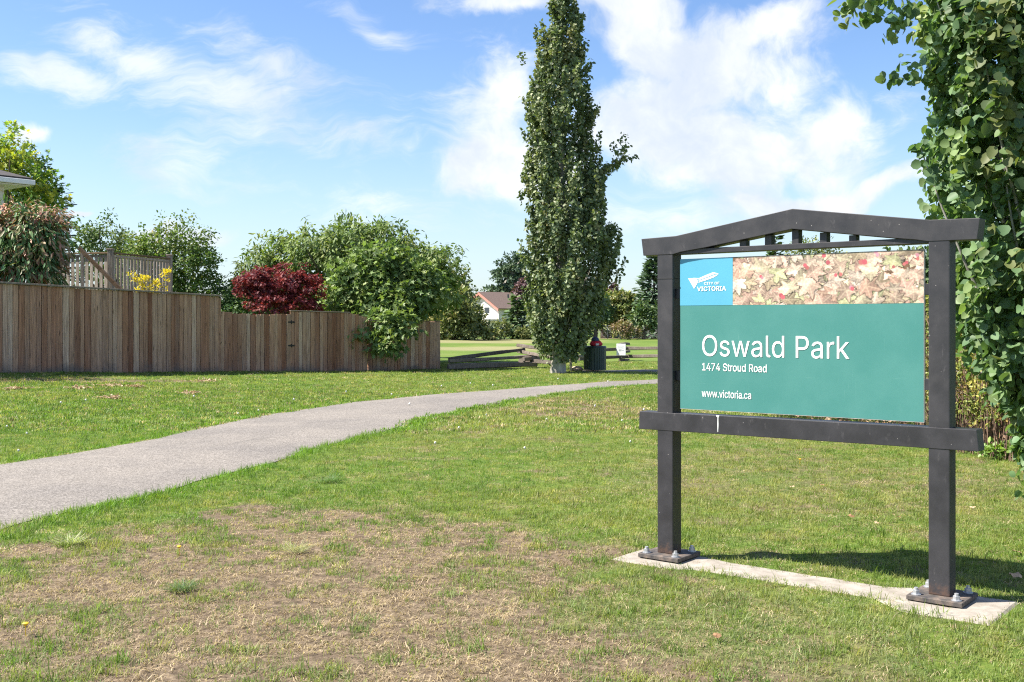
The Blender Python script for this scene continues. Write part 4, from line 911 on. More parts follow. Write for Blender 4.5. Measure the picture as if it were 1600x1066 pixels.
# ------------------------------------------------------------------ the two columnar aspens
def column_leaves(cx, cy, prof, zlo, zhi, nbr, nper, brl, spread, extra=(), bumpy=.16):
    """upright branchlets filling a column; prof = rows of (z, left reach, right reach)"""
    prof = np.array(prof); zs = prof[:, 0]
    z = rng.uniform(zlo, zhi, nbr * 3); rl = np.interp(z, zs, prof[:, 1]); rr = np.interp(z, zs, prof[:, 2])
    k = rng.random(len(z)) < np.clip((rl + rr) / (prof[:, 1] + prof[:, 2]).max() + .12, 0, 1); z, rl, rr = z[k][:nbr], rl[k][:nbr], rr[k][:nbr]
    m = len(z); ph = rng.uniform(0, 6.283, m); rho = np.where(rng.random(m) < .75, rng.uniform(.72, 1.0, m), rng.uniform(.3, .8, m)) * (1 + bumpy * (rng.random(m) - .62))
    mid = (rr - rl) / 2; rad = (rr + rl) / 2; ry = np.maximum(rad, .35) * .95
    d = np.stack([np.cos(ph), np.sin(ph), np.zeros(m)], 1)
    lump = fbm(ph * 1.1 + 9, z * (1.1 if bumpy > .2 else 1.6), 1.0, 37, 3); rho = rho * (.80 + .42 * lump) if bumpy > .2 else rho
    C = np.stack([mid + d[:, 0] * rad * rho, d[:, 1] * ry * rho, z], 1)
    if bumpy > .2:
        kk = (lump > .33 + .05 * rng.random(m)) | (z < 2.6); C, d, z = C[kk], d[kk], z[kk]; m = len(C)
    ax = unit(d * .28 + np.array([0, 0, 1.0]) + rng.normal(0, .15, (m, 3)))
    ln = brl * rng.uniform(.6, 1.3, m)
    if len(extra):
        E = np.array(extra, float); C = np.vstack([C, E[:, :3]]); ax = np.vstack([ax, unit(E[:, 3:6])]); ln = np.concatenate([ln, E[:, 6]]); d = np.vstack([d, unit(E[:, 3:6])]); m = len(C)
    npc = np.maximum(5, (nper * ln / brl).astype(int)); cl = np.repeat(np.arange(m), npc); n = len(cl)
    s = rng.uniform(-.5, .5, n); P = C[cl] + ax[cl] * (s * ln[cl])[:, None] + rdir(n) * (spread * (1 - .5 * (s + .5)) * rng.random(n) ** .6)[:, None]
    return P, d[cl] if len(extra) == 0 else d[cl], cl, m, C, ax, ln

def far_aspen():
    Y = 33.0; k = Y / FPX; cx = (872 - CX) * k; z = G(cx, Y)
    root = empty('aspen_tree', (cx, Y, z), 0, 'tall narrow columnar aspen standing beside the bin, its crown reaching the top edge', 'tree')
    rows = [(-12, 876, 886), (0, 866, 897), (25, 866, 903), (55, 860, 910), (100, 836, 914), (150, 822, 921), (200, 819, 927), (240, 819, 934), (285, 819, 944), (330, 819, 936), (352, 820, 952), (375, 821, 966), (405, 820, 966), (435, 820, 962), (455, 823, 950), (500, 826, 930), (535, 830, 912), (552, 842, 900)]
    prof = sorted([(EYE + (HZ - y) * k - z, (872 - a) * k * .97, (b - 872) * k * .97) for y, a, b in rows])
    ex = []
    def tw(px, py, dx, dz, ln, dy=0): ex.append(((px - 872) * k, dy, EYE + (HZ - py) * k - z, dx, 0, dz, ln))
    for q in range(12): tw(842 + rng.uniform(-5, 5), 45 + q * 8, .05, 1, .45, rng.uniform(-.2, .2))          # second leader on the left
    for q in range(22): t = q / 21; tw(925 + 48 * t, 292 - 52 * t + rng.uniform(-8, 8), .8, .6, .42, rng.uniform(-.3, .1))    # limb that leans out right
    for px, py in ((958, 232), (966, 222), (974, 213), (980, 249), (988, 246)): tw(px, py, .8, .5, .22)
    for q in range(10): tw(936 + rng.uniform(0, 26), 360 + rng.uniform(-6, 16), .8, .4, .4, rng.uniform(-.4, .2))
    for q in range(10): tw(886 + rng.uniform(-4, 14), 548 + rng.uniform(-6, 8), .3, -.6, .35, rng.uniform(-.4, .2))
    tw(814, 85, .1, 1, .25); tw(817, 97, .1, 1, .2)
    P, d, cl, m, C, ax, ln = column_leaves(0, 0, prof, prof[0][0], prof[-1][0], 1250, 46, .75, .16, ex, .36)
    n = len(P); T = unit(rdir(n) * .75 + d * .45 + np.array([0, 0, -.5])); N = d * .8 + rdir(n) * .75 + np.array([0, 0, .25])
    pal = [(.078, .106, .052, 5), (.110, .138, .068, 4), (.165, .182, .095, 2.6), (.042, .064, .027, 3), (.18, .17, .085, .9)]
    o = link('foliage', leaf_mesh('foliage', P, T, N, .105 * rng.uniform(.7, 1.3, n), .098 * rng.uniform(.75, 1.25, n), pick_tint(pal, m, cl), 'oval', lm('aspen_leaf', .5, .25, spec=.35)), root); o['kind'] = 'stuff'
    top = prof[-1][0]
    link('trunk', tubes('trunk', [(np.array([[0, 0, -.15], [0, 0, .06], [.02, 0, .5], [.03, 0, 1.2], [.05, 0, 4], [.12, 0, 8], [.18, 0, top - .3]]), np.array([.30, .25, .205, .19, .14, .08, .02]))], 12, BARK_PALE), root)
    pp = []
    for q in rng.choice(m, 46, replace=False):
        e = C[q]; zs = max(.9, e[2] - 1.0 - abs(e[0]) * 1.7); s = np.array([.03, 0, zs]); pp.append((np.array([s, s * .5 + e * .5 + [0, 0, -.1], e + ax[q] * ln[q] * .5]), np.array([.035, .02, .006])))
    pp.append((np.array([[.3, 0, 3.2], [.9, -.05, 5.4], [1.55, -.1, 6.3], [2.2, -.1, 6.7]]), np.array([.05, .035, .018, .006])))
    o = link('limb', tubes('limb', pp, 5, BARK_PALE), root); o['kind'] = 'stuff'
far_aspen()

def near_aspen():
    cx, Y = 3.98, 7.65; k = Y / FPX
    root = empty('aspen_tree', (cx, Y, G(cx, Y)), 0, 'large round leaved aspen close behind the right end of the sign', 'tree')
    px0 = CX + cx / k
    rows = [(760, 1650, 1700), (700, 1606, 1740), (640, 1562, 1800), (560, 1512, 1860), (480, 1478, 1880), (400, 1462, 1890), (330, 1455, 1895), (250, 1432, 1900), (150, 1425, 1905), (60, 1412, 1905), (0, 1408, 1905), (-120, 1420, 1900), (-300, 1450, 1890), (-500, 1530, 1840), (-700, 1600, 1760)]
    prof = sorted([(EYE + (HZ - y) * k, (px0 - a) * k * (.845 if y < 250 else .90), (b - px0) * k * .9) for y, a, b in rows])
    ex = []
    for px, py, dx, dz, l in ((1325, 6, -.7, -.3, .12), (1338, 12, -.6, -.5, .12), (1360, -4, -.8, -.2, .14), (1380, 8, -.5, -.6, .16), (1398, 30, -.2, -.9, .16), (1390, 48, -.4, -.8, .12), (1402, 14, -.3, -.7, .2), (1345, -12, -.7, -.2, .2), (1370, -14, -.7, -.2, .22), (1420, 108, -.6, .3, .2), (1412, 112, -.7, .2, .12)):
        ex.append(((px - px0) * k, rng.uniform(-.15, .15), EYE + (HZ - py) * k, dx, -.2, dz, l))
    P, d, cl, m, C, ax, ln = column_leaves(0, 0, prof, prof[0][0] + .12, prof[-1][0], 1050, 62, .52, .15, ex)
    n = len(P); T = unit(rdir(n) * .95 + d * .30 + np.array([0, 0, -.75])); N = d * .8 + rdir(n) * .85 + np.array([0, 0, .40])
    pal = [(.074, .124, .058, 5), (.058, .104, .052, 4), (.098, .146, .062, 3), (.115, .155, .055, 1.5), (.16, .19, .07, .5)]
    tint = pick_tint(pal, m, cl); sz = rng.uniform(.55, 1.25, n); L = .066 * sz * rng.uniform(.9, 1.12, n); W = .064 * sz * rng.uniform(.85, 1.12, n)
    mat = lm('near_aspen_leaf', .5, .36, spec=.28)
    # the three hundred leaves that show largest are parts of their own
    w = P + np.array([cx, Y, 0]); px = CX + FPX * w[:, 0] / w[:, 1]; py = HZ - FPX * (w[:, 2] - EYE) / w[:, 1]
    vis = (px > 1300) & (px < 1600) & (py > 0) & (py < 700) & (d[:, 1] < .25)
    score = np.where(vis, w[:, 1] - 12 * L, 1e9); first = np.argsort(score)[:300]
    rest = np.ones(n, bool); rest[first] = False
    o = link('foliage', leaf_mesh('foliage', P[rest], T[rest], N[rest], L[rest], W[rest], tint[rest], 'round', mat), root); o['kind'] = 'stuff'
    proto = []
    for q in range(8):
        c = np.array(pal[q % 5][:3])[None] * (.9 if q < 5 else 1.12)
        proto.append(leaf_mesh('leaf', np.zeros((1, 3)), np.array([[0., 1, 0]]), np.array([[0., 0, 1]]), np.ones(1), np.ones(1), c, 'round', mat))
    for i in first:
        t = Vector(T[i]).normalized(); nn = Vector(N[i]); nn = (nn - t * nn.dot(t)).normalized(); sx = t.cross(nn)
        q = link('leaf', proto[int(np.argmin([np.abs(np.array(pal[z % 5][:3]) - tint[i]).sum() for z in range(5)])) if rng.random() < .7 else rng.integers(8)], root)
        Mx = Matrix((sx, t, nn)).transposed().to_4x4(); q.matrix_basis = Matrix.Translation(P[i]) @ Mx @ Matrix.Diagonal((W[i], L[i], W[i], 1))
    link('trunk', tubes('trunk', [(np.array([[0, 0, -.2], [0, 0, .1], [.02, 0, 1.2], [0, .02, 3], [.04, 0, 5], [.02, 0, 6.9]]), np.array([.17, .14, .115, .09, .05, .012]))], 12, BARK_PALE), root)
    pp = []
    for q in rng.choice(m - len(ex), 70, replace=False):
        e = C[q]; zs = max(.5, e[2] - 1.1 - 1.0 * np.hypot(e[0], e[1])); s = np.array([0, 0, zs]); mid = e * .72 + s * .28 + np.array([0, 0, -.35])
        ts = np.linspace(0, 1, 6)[:, None]; c = (1 - ts) ** 2 * s + 2 * ts * (1 - ts) * mid + ts ** 2 * (e + ax[q] * ln[q] * .4); pp.append((c, np.linspace(.022, .004, 6)))
    e0 = np.array(ex[7][:3]); pp.append((np.array([[-.35, 0, 4.25], [-.8, -.1, 4.35], e0 + [.25, 0, .25], e0, np.array(ex[0][:3])]), np.array([.010, .007, .004, .003, .002])))
    o = link('limb', tubes('limb', pp, 6, BARK_PALE), root); o['kind'] = 'stuff'
near_aspen()

# ------------------------------------------------------------------ hedge behind the sign
def hedge():
    A = np.array((6.9, 8.6)); B = np.array((4.3, 18.2)); root = empty('hedge', (*((A + B) / 2), 0), 0, 'clipped hedge with yellowish leaves and bare brown twigs behind the sign', 'hedge')
    o0 = np.array([*((A + B) / 2), 0]); u = (B - A) / np.linalg.norm(B - A); nv = np.array([-u[1], u[0]]); Lh = np.linalg.norm(B - A)
    if nv[0] > 0: nv = -nv                                    # towards the lawn
    m = 1500; s = rng.uniform(0, 1, m); face = rng.random(m)
    zt = 1.86 + .06 * np.sin(s * 31)
    z = np.where(face < .62, rng.uniform(.12, 1, m) ** .8 * zt, zt + rng.normal(0, .04, m)); w = np.where(face < .62, .42 + rng.normal(0, .06, m), rng.uniform(-.5, .45, m))
    C = np.stack([A[0] + (B[0] - A[0]) * s + nv[0] * w, A[1] + (B[1] - A[1]) * s + nv[1] * w, z], 1) - o0
    dens = np.where((s < .34) & (z < 1.25), .18, np.where(z < .45, .45, 1.0)); k = rng.random(m) < dens; C = C[k]; m = len(C); nper = 34
    cl = np.repeat(np.arange(m), nper); n = len(cl); P = C[cl] + rdir(n) * .12 * rng.random((n, 1)) ** .5
    out = np.array([nv[0], nv[1], .35])[None]
    pal = [(.11, .13, .03, 4), (.17, .17, .035, 3), (.075, .105, .026, 3), (.25, .22, .045, 1.3), (.18, .10, .045, .8)]
    o = link('foliage', leaf_mesh('foliage', P, rdir(n) + out * .5, rdir(n) * .8 + out, .045 * rng.uniform(.7, 1.4, n), .026 * rng.uniform(.7, 1.3, n), pick_tint(pal, m, cl), 'oval', lm('hedge_leaf', .5, .3)), root); o['kind'] = 'stuff'
    pp = []
    for q in range(900):
        s = rng.uniform(0, .6) ** 1.2; w = rng.uniform(-.1, .44); b = A + (B - A) * s + nv * w; h = rng.uniform(.7, 1.75)
        p = np.array([[*b, 0], [*(b + rng.normal(0, .06, 2)), h * .5], [*(b + rng.normal(0, .13, 2)), h]]) - o0; pp.append((p, np.array([.007, .005, .002])))
        if q % 2 == 0:
            t = p[1] + (p[2] - p[1]) * rng.random(); pp.append((np.array([t, t + rng.normal(0, .12, 3) + [0, 0, .1], t + rng.normal(0, .2, 3) + [0, 0, .15]]), np.array([.004, .003, .0015])))
    o = link('twig', tubes('twig', pp, 4, bark_mat('twig_bark', (.11, .065, .045), (.27, .18, .13), 20)), root); o['kind'] = 'stuff'
    core = [];
    for q in range(2600):                                    # last year's brown leaves inside
        pass
    n = 5200; s = rng.uniform(0, 1, n); w = rng.uniform(-.25, .36, n); P = np.stack([A[0] + (B[0] - A[0]) * s + nv[0] * w, A[1] + (B[1] - A[1]) * s + nv[1] * w, rng.uniform(.05, 1.75, n)], 1) - o0
    pal = [(.15, .085, .05, 3), (.23, .15, .095, 2), (.09, .06, .04, 3), (.30, .21, .13, 1)]
    o = link('dead_foliage', leaf_mesh('dead_foliage', P, rdir(n), rdir(n), .075 * rng.uniform(.6, 1.3, n), .05 * rng.uniform(.6, 1.2, n), pick_tint(pal, n, np.arange(n)), 'oval', lm('dry_leaf', .7, .2, boost=(1.1, 1, .8))), root); o['kind'] = 'stuff'
hedge()
bush('weed', 'low green weeds at the foot of the hedge below the aspen', 'weed', on_ground(1585, 718)[:2], [(0, 0, .10, .35, .25, .12)], 26, .07, 14, .07, .04, 'oval', [(.10, .17, .04, 1), (.14, .20, .05, 1)], lm('weed_leaf', .5, .3), tr=0)

# ------------------------------------------------------------------ gardens behind the fence
GREEN = lm('garden_leaf', .55, .30, spec=.25); GLOSS = None
X, Y_ = at(48, 27.7)
bush('viburnum_shrub', 'leathery shrub with long drooping dark leaves and pinkish dried tops above the tall fence', 'shrub', (X - .35, Y_), [(-.2, 0, 3.0, 1.35, .9, 1.15), (.55, -.1, 3.2, .75, .7, .95), (-1.2, .1, 3.2, 1.0, .8, 1.0), (.3, -.2, 2.4, 1.0, .7, .7)], 560, .24, 16, .21, .058, 'oval', [(.045, .095, .042, 6), (.065, .125, .05, 4), (.095, .155, .055, 2), (.25, .135, .10, 2.4), (.17, .07, .05, 2.2)], lm('viburnum_leaf', .5, .2, spec=.28), tr=.06, droop=1.15, up=.45, nlimb=14)
# dried flower heads on its top
bush('viburnum_shrub', 'band of dried pinkish brown shrub tops over the dark drooping leaves', 'shrub', (X - .2, Y_ + .15), [(-.1, 0, 3.85, 1.25, .6, .35), (.62, -.1, 3.75, .45, .5, .35)], 64, .2, 16, .15, .045, 'oval', [(.34, .20, .15, 3), (.26, .15, .11, 2), (.40, .27, .18, 1.3), (.09, .12, .05, 1)], lm('dry_leaf', .7, .2, boost=(1.1, 1, .8)), tr=.03, droop=.9, nlimb=5)
X, Y_ = at(234, 29.6)
bush('golden_shrub', 'small bright yellow shrub in front of the deck railing', 'shrub', (X, Y_), [(.36, 0, 2.45, .10, .10, .42), (.48, 0, 2.35, .12, .10, .40), (.24, 0, 2.2, .14, .12, .36), (-.05, 0, 2.3, .12, .12, .36), (-.22, 0, 2.35, .16, .12, .30), (-.5, 0, 2.55, .16, .10, .12), (-.1, 0, 1.8, .4, .25, .5), (0, 0, 1.2, .4, .3, .7)], 120, .08, 16, .07, .035, 'oval', [(.36, .29, .02, 4), (.42, .34, .04, 3), (.24, .24, .02, 1)], lm('golden_leaf', .5, .4), tr=.03, droop=-.4)
X, Y_ = at(270, 40.5)
bush('apple_tree', 'dense round green garden tree behind the deck railing', 'tree', (X, Y_), [(0, 0, 3.5, 1.7, 1.6, 1.55), (-.9, 0, 3.2, 1.1, 1.2, 1.2), (.8, .1, 2.9, 1.2, 1.2, 1.3), (.1, 0, 1.9, 1.9, 1.4, 1.2)], 560, .26, 22, .12, .075, 'oval', [(.055, .095, .026, 5), (.085, .125, .033, 3), (.13, .155, .045, 1.5), (.17, .12, .05, .5)], GREEN, tr=.11)
X, Y_ = at(345, 40.0)
bush('laurel_shrub', 'dark green bush between the round garden tree and the red maple', 'shrub', (X, Y_), [(0, 0, 1.7, 1.2, 1.0, 1.1), (.6, -.2, 1.3, 1.0, .9, .9)], 170, .24, 20, .12, .07, 'oval', [(.035, .068, .024, 4), (.055, .09, .03, 3)], GREEN, tr=.06)
bush('garden_tree', 'tall leafy garden tree beyond the left edge that shades the foot of the fence', 'tree', (-17.6, 24.2), [(0, 0, 6.0, 2.2, 2.0, 2.2), (.5, 0, 4.0, 1.8, 1.8, 1.4)], 260, .36, 20, .16, .11, 'oval', [(.055, .095, .026, 5), (.085, .125, .033, 3)], GREEN, tr=.16)
X, Y_ = at(165, 50)
bush('garden_tree', 'darker open tree rising behind the left end of the deck railing', 'tree', (X, Y_), [(-.4, 0, 4.6, 1.2, 1.3, 1.5), (.9, 0, 4.2, 1.0, 1.0, 1.2), (-.2, 0, 3.0, 1.7, 1.3, 1.2)], 210, .30, 20, .15, .09, 'oval', [(.05, .082, .026, 5), (.08, .11, .032, 2)], GREEN, tr=.12, rough_edge=.7)
X, Y_ = at(188, 44)
bush('garden_tree', 'small light green tree just above the deck railing post', 'tree', (X, Y_), [(0, 0, 3.6, .9, .9, 1.15), (.5, 0, 3.0, .9, .8, 1.0)], 140, .22, 20, .11, .055, 'oval', [(.13, .155, .05, 4), (.17, .19, .065, 2), (.08, .11, .035, 2)], GREEN, tr=.07)
X, Y_ = at(8, 43)
bush('maple_tree', 'yellowing leafy tree behind the eave of the house', 'tree', (X, Y_), [(-.2, 0, 6.9, 1.9, 1.8, 1.8), (1.0, .2, 5.8, 1.3, 1.3, 1.5), (-1.6, 0, 6.0, 1.8, 1.6, 2.0), (.2, 0, 4.4, 2.0, 1.7, 1.4)], 470, .36, 20, .20, .16, 'lobed', [(.20, .22, .03, 3), (.34, .30, .035, 2), (.10, .17, .035, 4), (.075, .13, .035, 2)], lm('yellowing_leaf', .5, .4), tr=.18, rough_edge=.6)
X, Y_ = at(70, 47)
conifer('pine_tree', 'dark pine whose branch tips show beside the yellowing tree', (X, Y_), 7.9, 2.0, 20, 14, .42, .16, [(.03, .055, .035, 3), (.045, .075, .042, 2)], lm('needle', .6, .1), z0=1.0, droop=.1, power=.55, sprays=8)
X, Y_ = at(438, 34.0)
bush('japanese_maple', 'dark red leafed maple above the low fence', 'tree', (X, Y_), [(0, 0, 2.45, 1.25, .9, .80), (-.75, 0, 2.55, .75, .7, .55), (.7, 0, 2.4, .72, .7, .65), (.1, -.1, 1.9, 1.1, .8, .5), (.95, 0, 1.85, .35, .4, .3)], 330, .19, 26, .085, .075, 'lobed', [(.10, .024, .028, 5), (.14, .032, .03, 3), (.22, .055, .03, 1.3), (.065, .022, .028, 4)], lm('red_leaf', .55, .30, spec=.25, boost=(1.4, .7, .65)), tr=.07, droop=.35, flat=.55)
X, Y_ = at(541, 41.5)
bush('cherry_tree', 'broad spreading tree with drooping olive green leaves behind the red maple', 'tree', (X, Y_), [(-.3, 0, 3.7, 2.8, 2.2, 1.75), (-2.6, 0, 3.2, 1.7, 1.6, 1.5), (2.6, 0, 3.25, 1.9, 1.7, 1.35), (1.0, 0, 4.0, 2.0, 1.8, 1.35), (-3.6, 0, 2.6, 1.1, 1.2, .95), (3.5, 0, 2.7, .9, 1.1, 1.0), (0, 0, 2.2, 3.2, 2.0, 1.0)], 1150, .34, 28, .21, .080, 'oval', [(.090, .128, .040, 5), (.120, .155, .048, 3), (.060, .096, .032, 3), (.175, .185, .065, 1.0)], lm('cherry_leaf', .55, .32, spec=.25), tr=.16, droop=.95, rough_edge=.6, nlimb=22)
X, Y_ = at(603, 35.35)
bush('fig_tree', 'bright green big leaved fig tree hanging over the lowest fence', 'tree', (X, Y_), [(-.1, .1, 2.95, 1.25, 1.0, 1.05), (-1.0, .1, 2.35, 1.0, .9, .95), (.85, 0, 2.5, 1.05, .9, .95), (-1.5, 0, 1.9, .6, .7, .5), (.2, -.5, 2.0, 1.25, .8, .75), (.35, -1.75, 1.42, .85, .36, .40), (.30, -2.05, .85, .48, .22, .34), (-.66, -2.0, 1.02, .30, .18, .28)], 900, .36, 16, .185, .155, 'lobed', [(.085, .128, .042, 5), (.118, .162, .050, 4), (.054, .090, .034, 3.5), (.18, .205, .072, 1.2)], lm('fig_leaf', .5, .32, spec=.3), tr=.09, droop=.45, nlimb=14)
X, Y_ = at(655, 47)
bush('garden_shrub', 'straw coloured feathery bush right of the fig above the corner fence', 'shrub', (X, Y_), [(0, 0, 1.5, 1.0, .8, 1.0)], 120, .2, 16, .14, .05, 'oval', [(.26, .22, .10, 3), (.20, .18, .06, 2), (.12, .13, .04, 2)], GREEN, tr=.04, droop=-.2)
# ------------------------------------------------------------------ deck railing
def deck():
    GREY = wood_mat('grey_wood', [(0, (.26, .225, .19)), (.5, (.36, .32, .285)), (1, (.42, .385, .35))], knots=False); BRN = wood_mat('brown_wood', [(0, (.13, .085, .05)), (1, (.19, .13, .08))], knots=False)
    A = Vector((-11.2, 30.0, 0)); Bp = Vector((-10.38, 32.6, 0)); Cc = Vector((-13.4, 30.55, 0)); fz, tz = 2.28, 3.5
    r = empty('deck_railing', (A.x, A.y, G(A.x, A.y)), 0, 'grey wooden deck with slatted railing and brown stair handrail above the tall fence', 'railing')
    o = r.location
    def side(P, Q, n):
        d = Q - P; az = math.atan2(d.y, d.x); L = d.length
        for z, h, w in ((tz - .04, .04, .14), (tz - .13, .07, .05), (fz + .06, .07, .05)):
            q = MB().box(.055, L - .055, -w / 2, w / 2, 0, h, .004).build('top_rail' if z > 3.4 else 'rail', BRN if z > 3.4 else GREY, r); q.location = (P.x - o.x, P.y - o.y, z - o.z); q.rotation_euler.z = az
        me = MB().box(-.045, .045, -.012, .012, 0, 1).mesh('picket', GREY)
        for i in range(n):
            p = P + d * ((i + 1) / (n + 1)); link('picket', me, r, None, (p.x - o.x, p.y - o.y, fz + .13 - o.z), (0, 0, az), (1, 1, tz - .13 - fz - .13))
        q = MB().box(0, L, -.03, .03, -.22, 0).build('fascia', GREY, r); q.location = (P.x - o.x, P.y - o.y, fz - .05 - o.z); q.rotation_euler.z = az
    side(A, Bp, 17); side(Cc, A, 14)
    for P in (A, Bp, Cc):
        MB().box(-.07, .07, -.07, .07, 0, tz + .06 - o.z, .006).box(-.09, .09, -.09, .09, tz + .06 - o.z, tz + .10 - o.z, .006).build('post', GREY, r, loc=(P.x - o.x, P.y - o.y, 0))
    bm = bmesh.new(); vs = [bm.verts.new((p.x - o.x, p.y - o.y, fz - .04 - o.z)) for p in (A, Bp, Bp + Vector((-4.2, 1.5, 0)), Cc + Vector((-1.2, 2.6, 0)), Cc)]
    f = bm.faces.new(vs); e = bmesh.ops.extrude_face_region(bm, geom=[f])
    for v in e['geom']:
        if isinstance(v, bmesh.types.BMVert): v.co.z += .04
    bmesh.ops.recalc_face_normals(bm, faces=bm.faces); me = bpy.data.meshes.new('deck_floor'); bm.to_mesh(me); bm.free(); link('deck_floor', me, r, GREY)
    S0 = Vector(at(127, 29.0, 391)); S1 = Vector(at(192, 28.9, 456)); d = S1 - S0
    q = MB().box(-.1, d.length, -.04, .04, -.05, .05, .006).build('stair_handrail', BRN, r); q.rotation_mode = 'QUATERNION'; q.rotation_quaternion = d.to_track_quat('X', 'Z'); q.location = S0 - o
    for p in (S0 + d * .03, S1):
        MB().box(-.04, .04, -.04, .04, -(p.z - o.z) + .02, -.05).build('stair_post', GREY, r, loc=p - o)
deck()

# ------------------------------------------------------------------ houses
def wall_mat(name, c):
    m, nt, b = new_mat(name); tc = N_(nt, 'ShaderNodeTexCoord'); sp = N_(nt, 'ShaderNodeSeparateXYZ'); nt.links.new(tc.outputs['Object'], sp.inputs[0])
    f = noise_fac(nt, tc.outputs['Object'], 2, 6, .6); nt.links.new(cramp(nt, f, [(.3, tuple(x * .92 for x in c)), (.7, c)]), b.inputs['Base Color']); b.inputs['Roughness'].default_value = .8
    lap = mathn(nt, 'FRACT', mathn(nt, 'MULTIPLY', sp.outputs[2], 6.0)); bump(nt, b, lap, .5, .02); return m
def shingle(name, c):
    m, nt, b = new_mat(name); tc = N_(nt, 'ShaderNodeTexCoord')
    br = N_(nt, 'ShaderNodeTexBrick'); br.inputs['Scale'].default_value = 3.2; br.inputs['Mortar Size'].default_value = .03
    br.inputs['Color1'].default_value = (*[x * 1.2 for x in c], 1); br.inputs['Color2'].default_value = (*[x * .75 for x in c], 1); br.inputs['Mortar'].default_value = (*[x * .4 for x in c], 1)
    nt.links.new(tc.outputs['Object'], br.inputs['Vector']); f = noise_fac(nt, tc.outputs['Object'], 9, 6, .7)
    nt.links.new(mixc(nt, .5, br.outputs['Color'], cramp(nt, f, [(.3, tuple(x * .6 for x in c)), (.7, tuple(x * 1.3 for x in c))])), b.inputs['Base Color']); b.inputs['Roughness'].default_value = .9; return m
def slab(bm, pts, th):
    vs = [bm.verts.new(p) for p in pts]; f = bm.faces.new(vs); n = (Vector(pts[1]) - Vector(pts[0])).cross(Vector(pts[2]) - Vector(pts[0])).normalized()
    if n.z < 0: n = -n
    e = bmesh.ops.extrude_face_region(bm, geom=[f])
    for v in e['geom']:
        if isinstance(v, bmesh.types.BMVert): v.co += n * th
def near_house():
    C0 = Vector(at(48, 33.0)).to_3d(); ez = 5.92; a = Vector((-.62, -.785, 0)); b_ = Vector((-.785, .62, 0)); LA, LB = 9.0, 8.5
    az = math.atan2(a.y, a.x); r = empty('house', (C0.x, C0.y, G(C0.x, C0.y)), az, 'pale house with dark shingle hip roof and white gutter at the left edge', 'house'); z0 = r.location.z
    # local x along the eave, local y towards -b (b lies at +90 or -90 from a)
    sy = 1 if a.cross(b_).z > 0 else -1; e = ez - z0
    WALL = wall_mat('pale_siding', (.72, .70, .66)); WHT = plain('white_trim', (.8, .8, .79), .5, .5, 0, .03); SH = shingle('dark_shingle', (.075, .068, .066))
    mb = MB(); y0, y1 = sorted((.55 * sy, (LB - .55) * sy)); mb.box(.55, LA - .55, y0, y1, -.3, e - .2).build('wall', WALL, r)
    y0, y1 = sorted((.02 * sy, (LB - .02) * sy)); MB().box(.02, LA - .02, y0, y1, e - .2, e - .17).build('soffit', WHT, r)
    rise = LB / 2 * .36; bm = bmesh.new(); R0 = (LB / 2, LB / 2 * sy, e + rise); R1 = (LA - LB / 2, LB / 2 * sy, e + rise)
    c = [(-.03, -.03 * sy, e), (LA + .03, -.03 * sy, e), (LA + .03, (LB + .03) * sy, e), (-.03, (LB + .03) * sy, e)]
    for p in ([c[0], c[1], R1, R0], [c[2], c[3], R0, R1], [c[3], c[0], R0], [c[1], c[2], R1]): slab(bm, p, .05)
    bmesh.ops.recalc_face_normals(bm, faces=bm.faces); me = bpy.data.meshes.new('roof'); bm.to_mesh(me); bm.free(); link('roof', me, r, SH)
    g = MB()
    for (xa, xb, ya, yb) in ((-.1, LA + .1, -.1, 0), (-.1, 0, 0, LB), (LA, LA + .1, 0, LB), (-.1, LA + .1, LB, LB + .1)):
        q0, q1 = sorted((ya * sy, yb * sy)); g.box(xa, xb, q0, q1, e - .165, e - .012, .012)
    g.build('gutter', WHT, r)
    for s in (.3, .68):
        fr = MB().box(LA * s - .6, LA * s + .6, *sorted((.53 * sy, .56 * sy)), 3.2, 4.5).build('window_frame', WHT, r); MB().box(LA * s - .52, LA * s + .52, *sorted((.515 * sy, .528 * sy)), 3.28, 4.42).build('pane', plain('dark_glass', (.03, .04, .05), .08, .6, 0, .02), fr)
near_house()
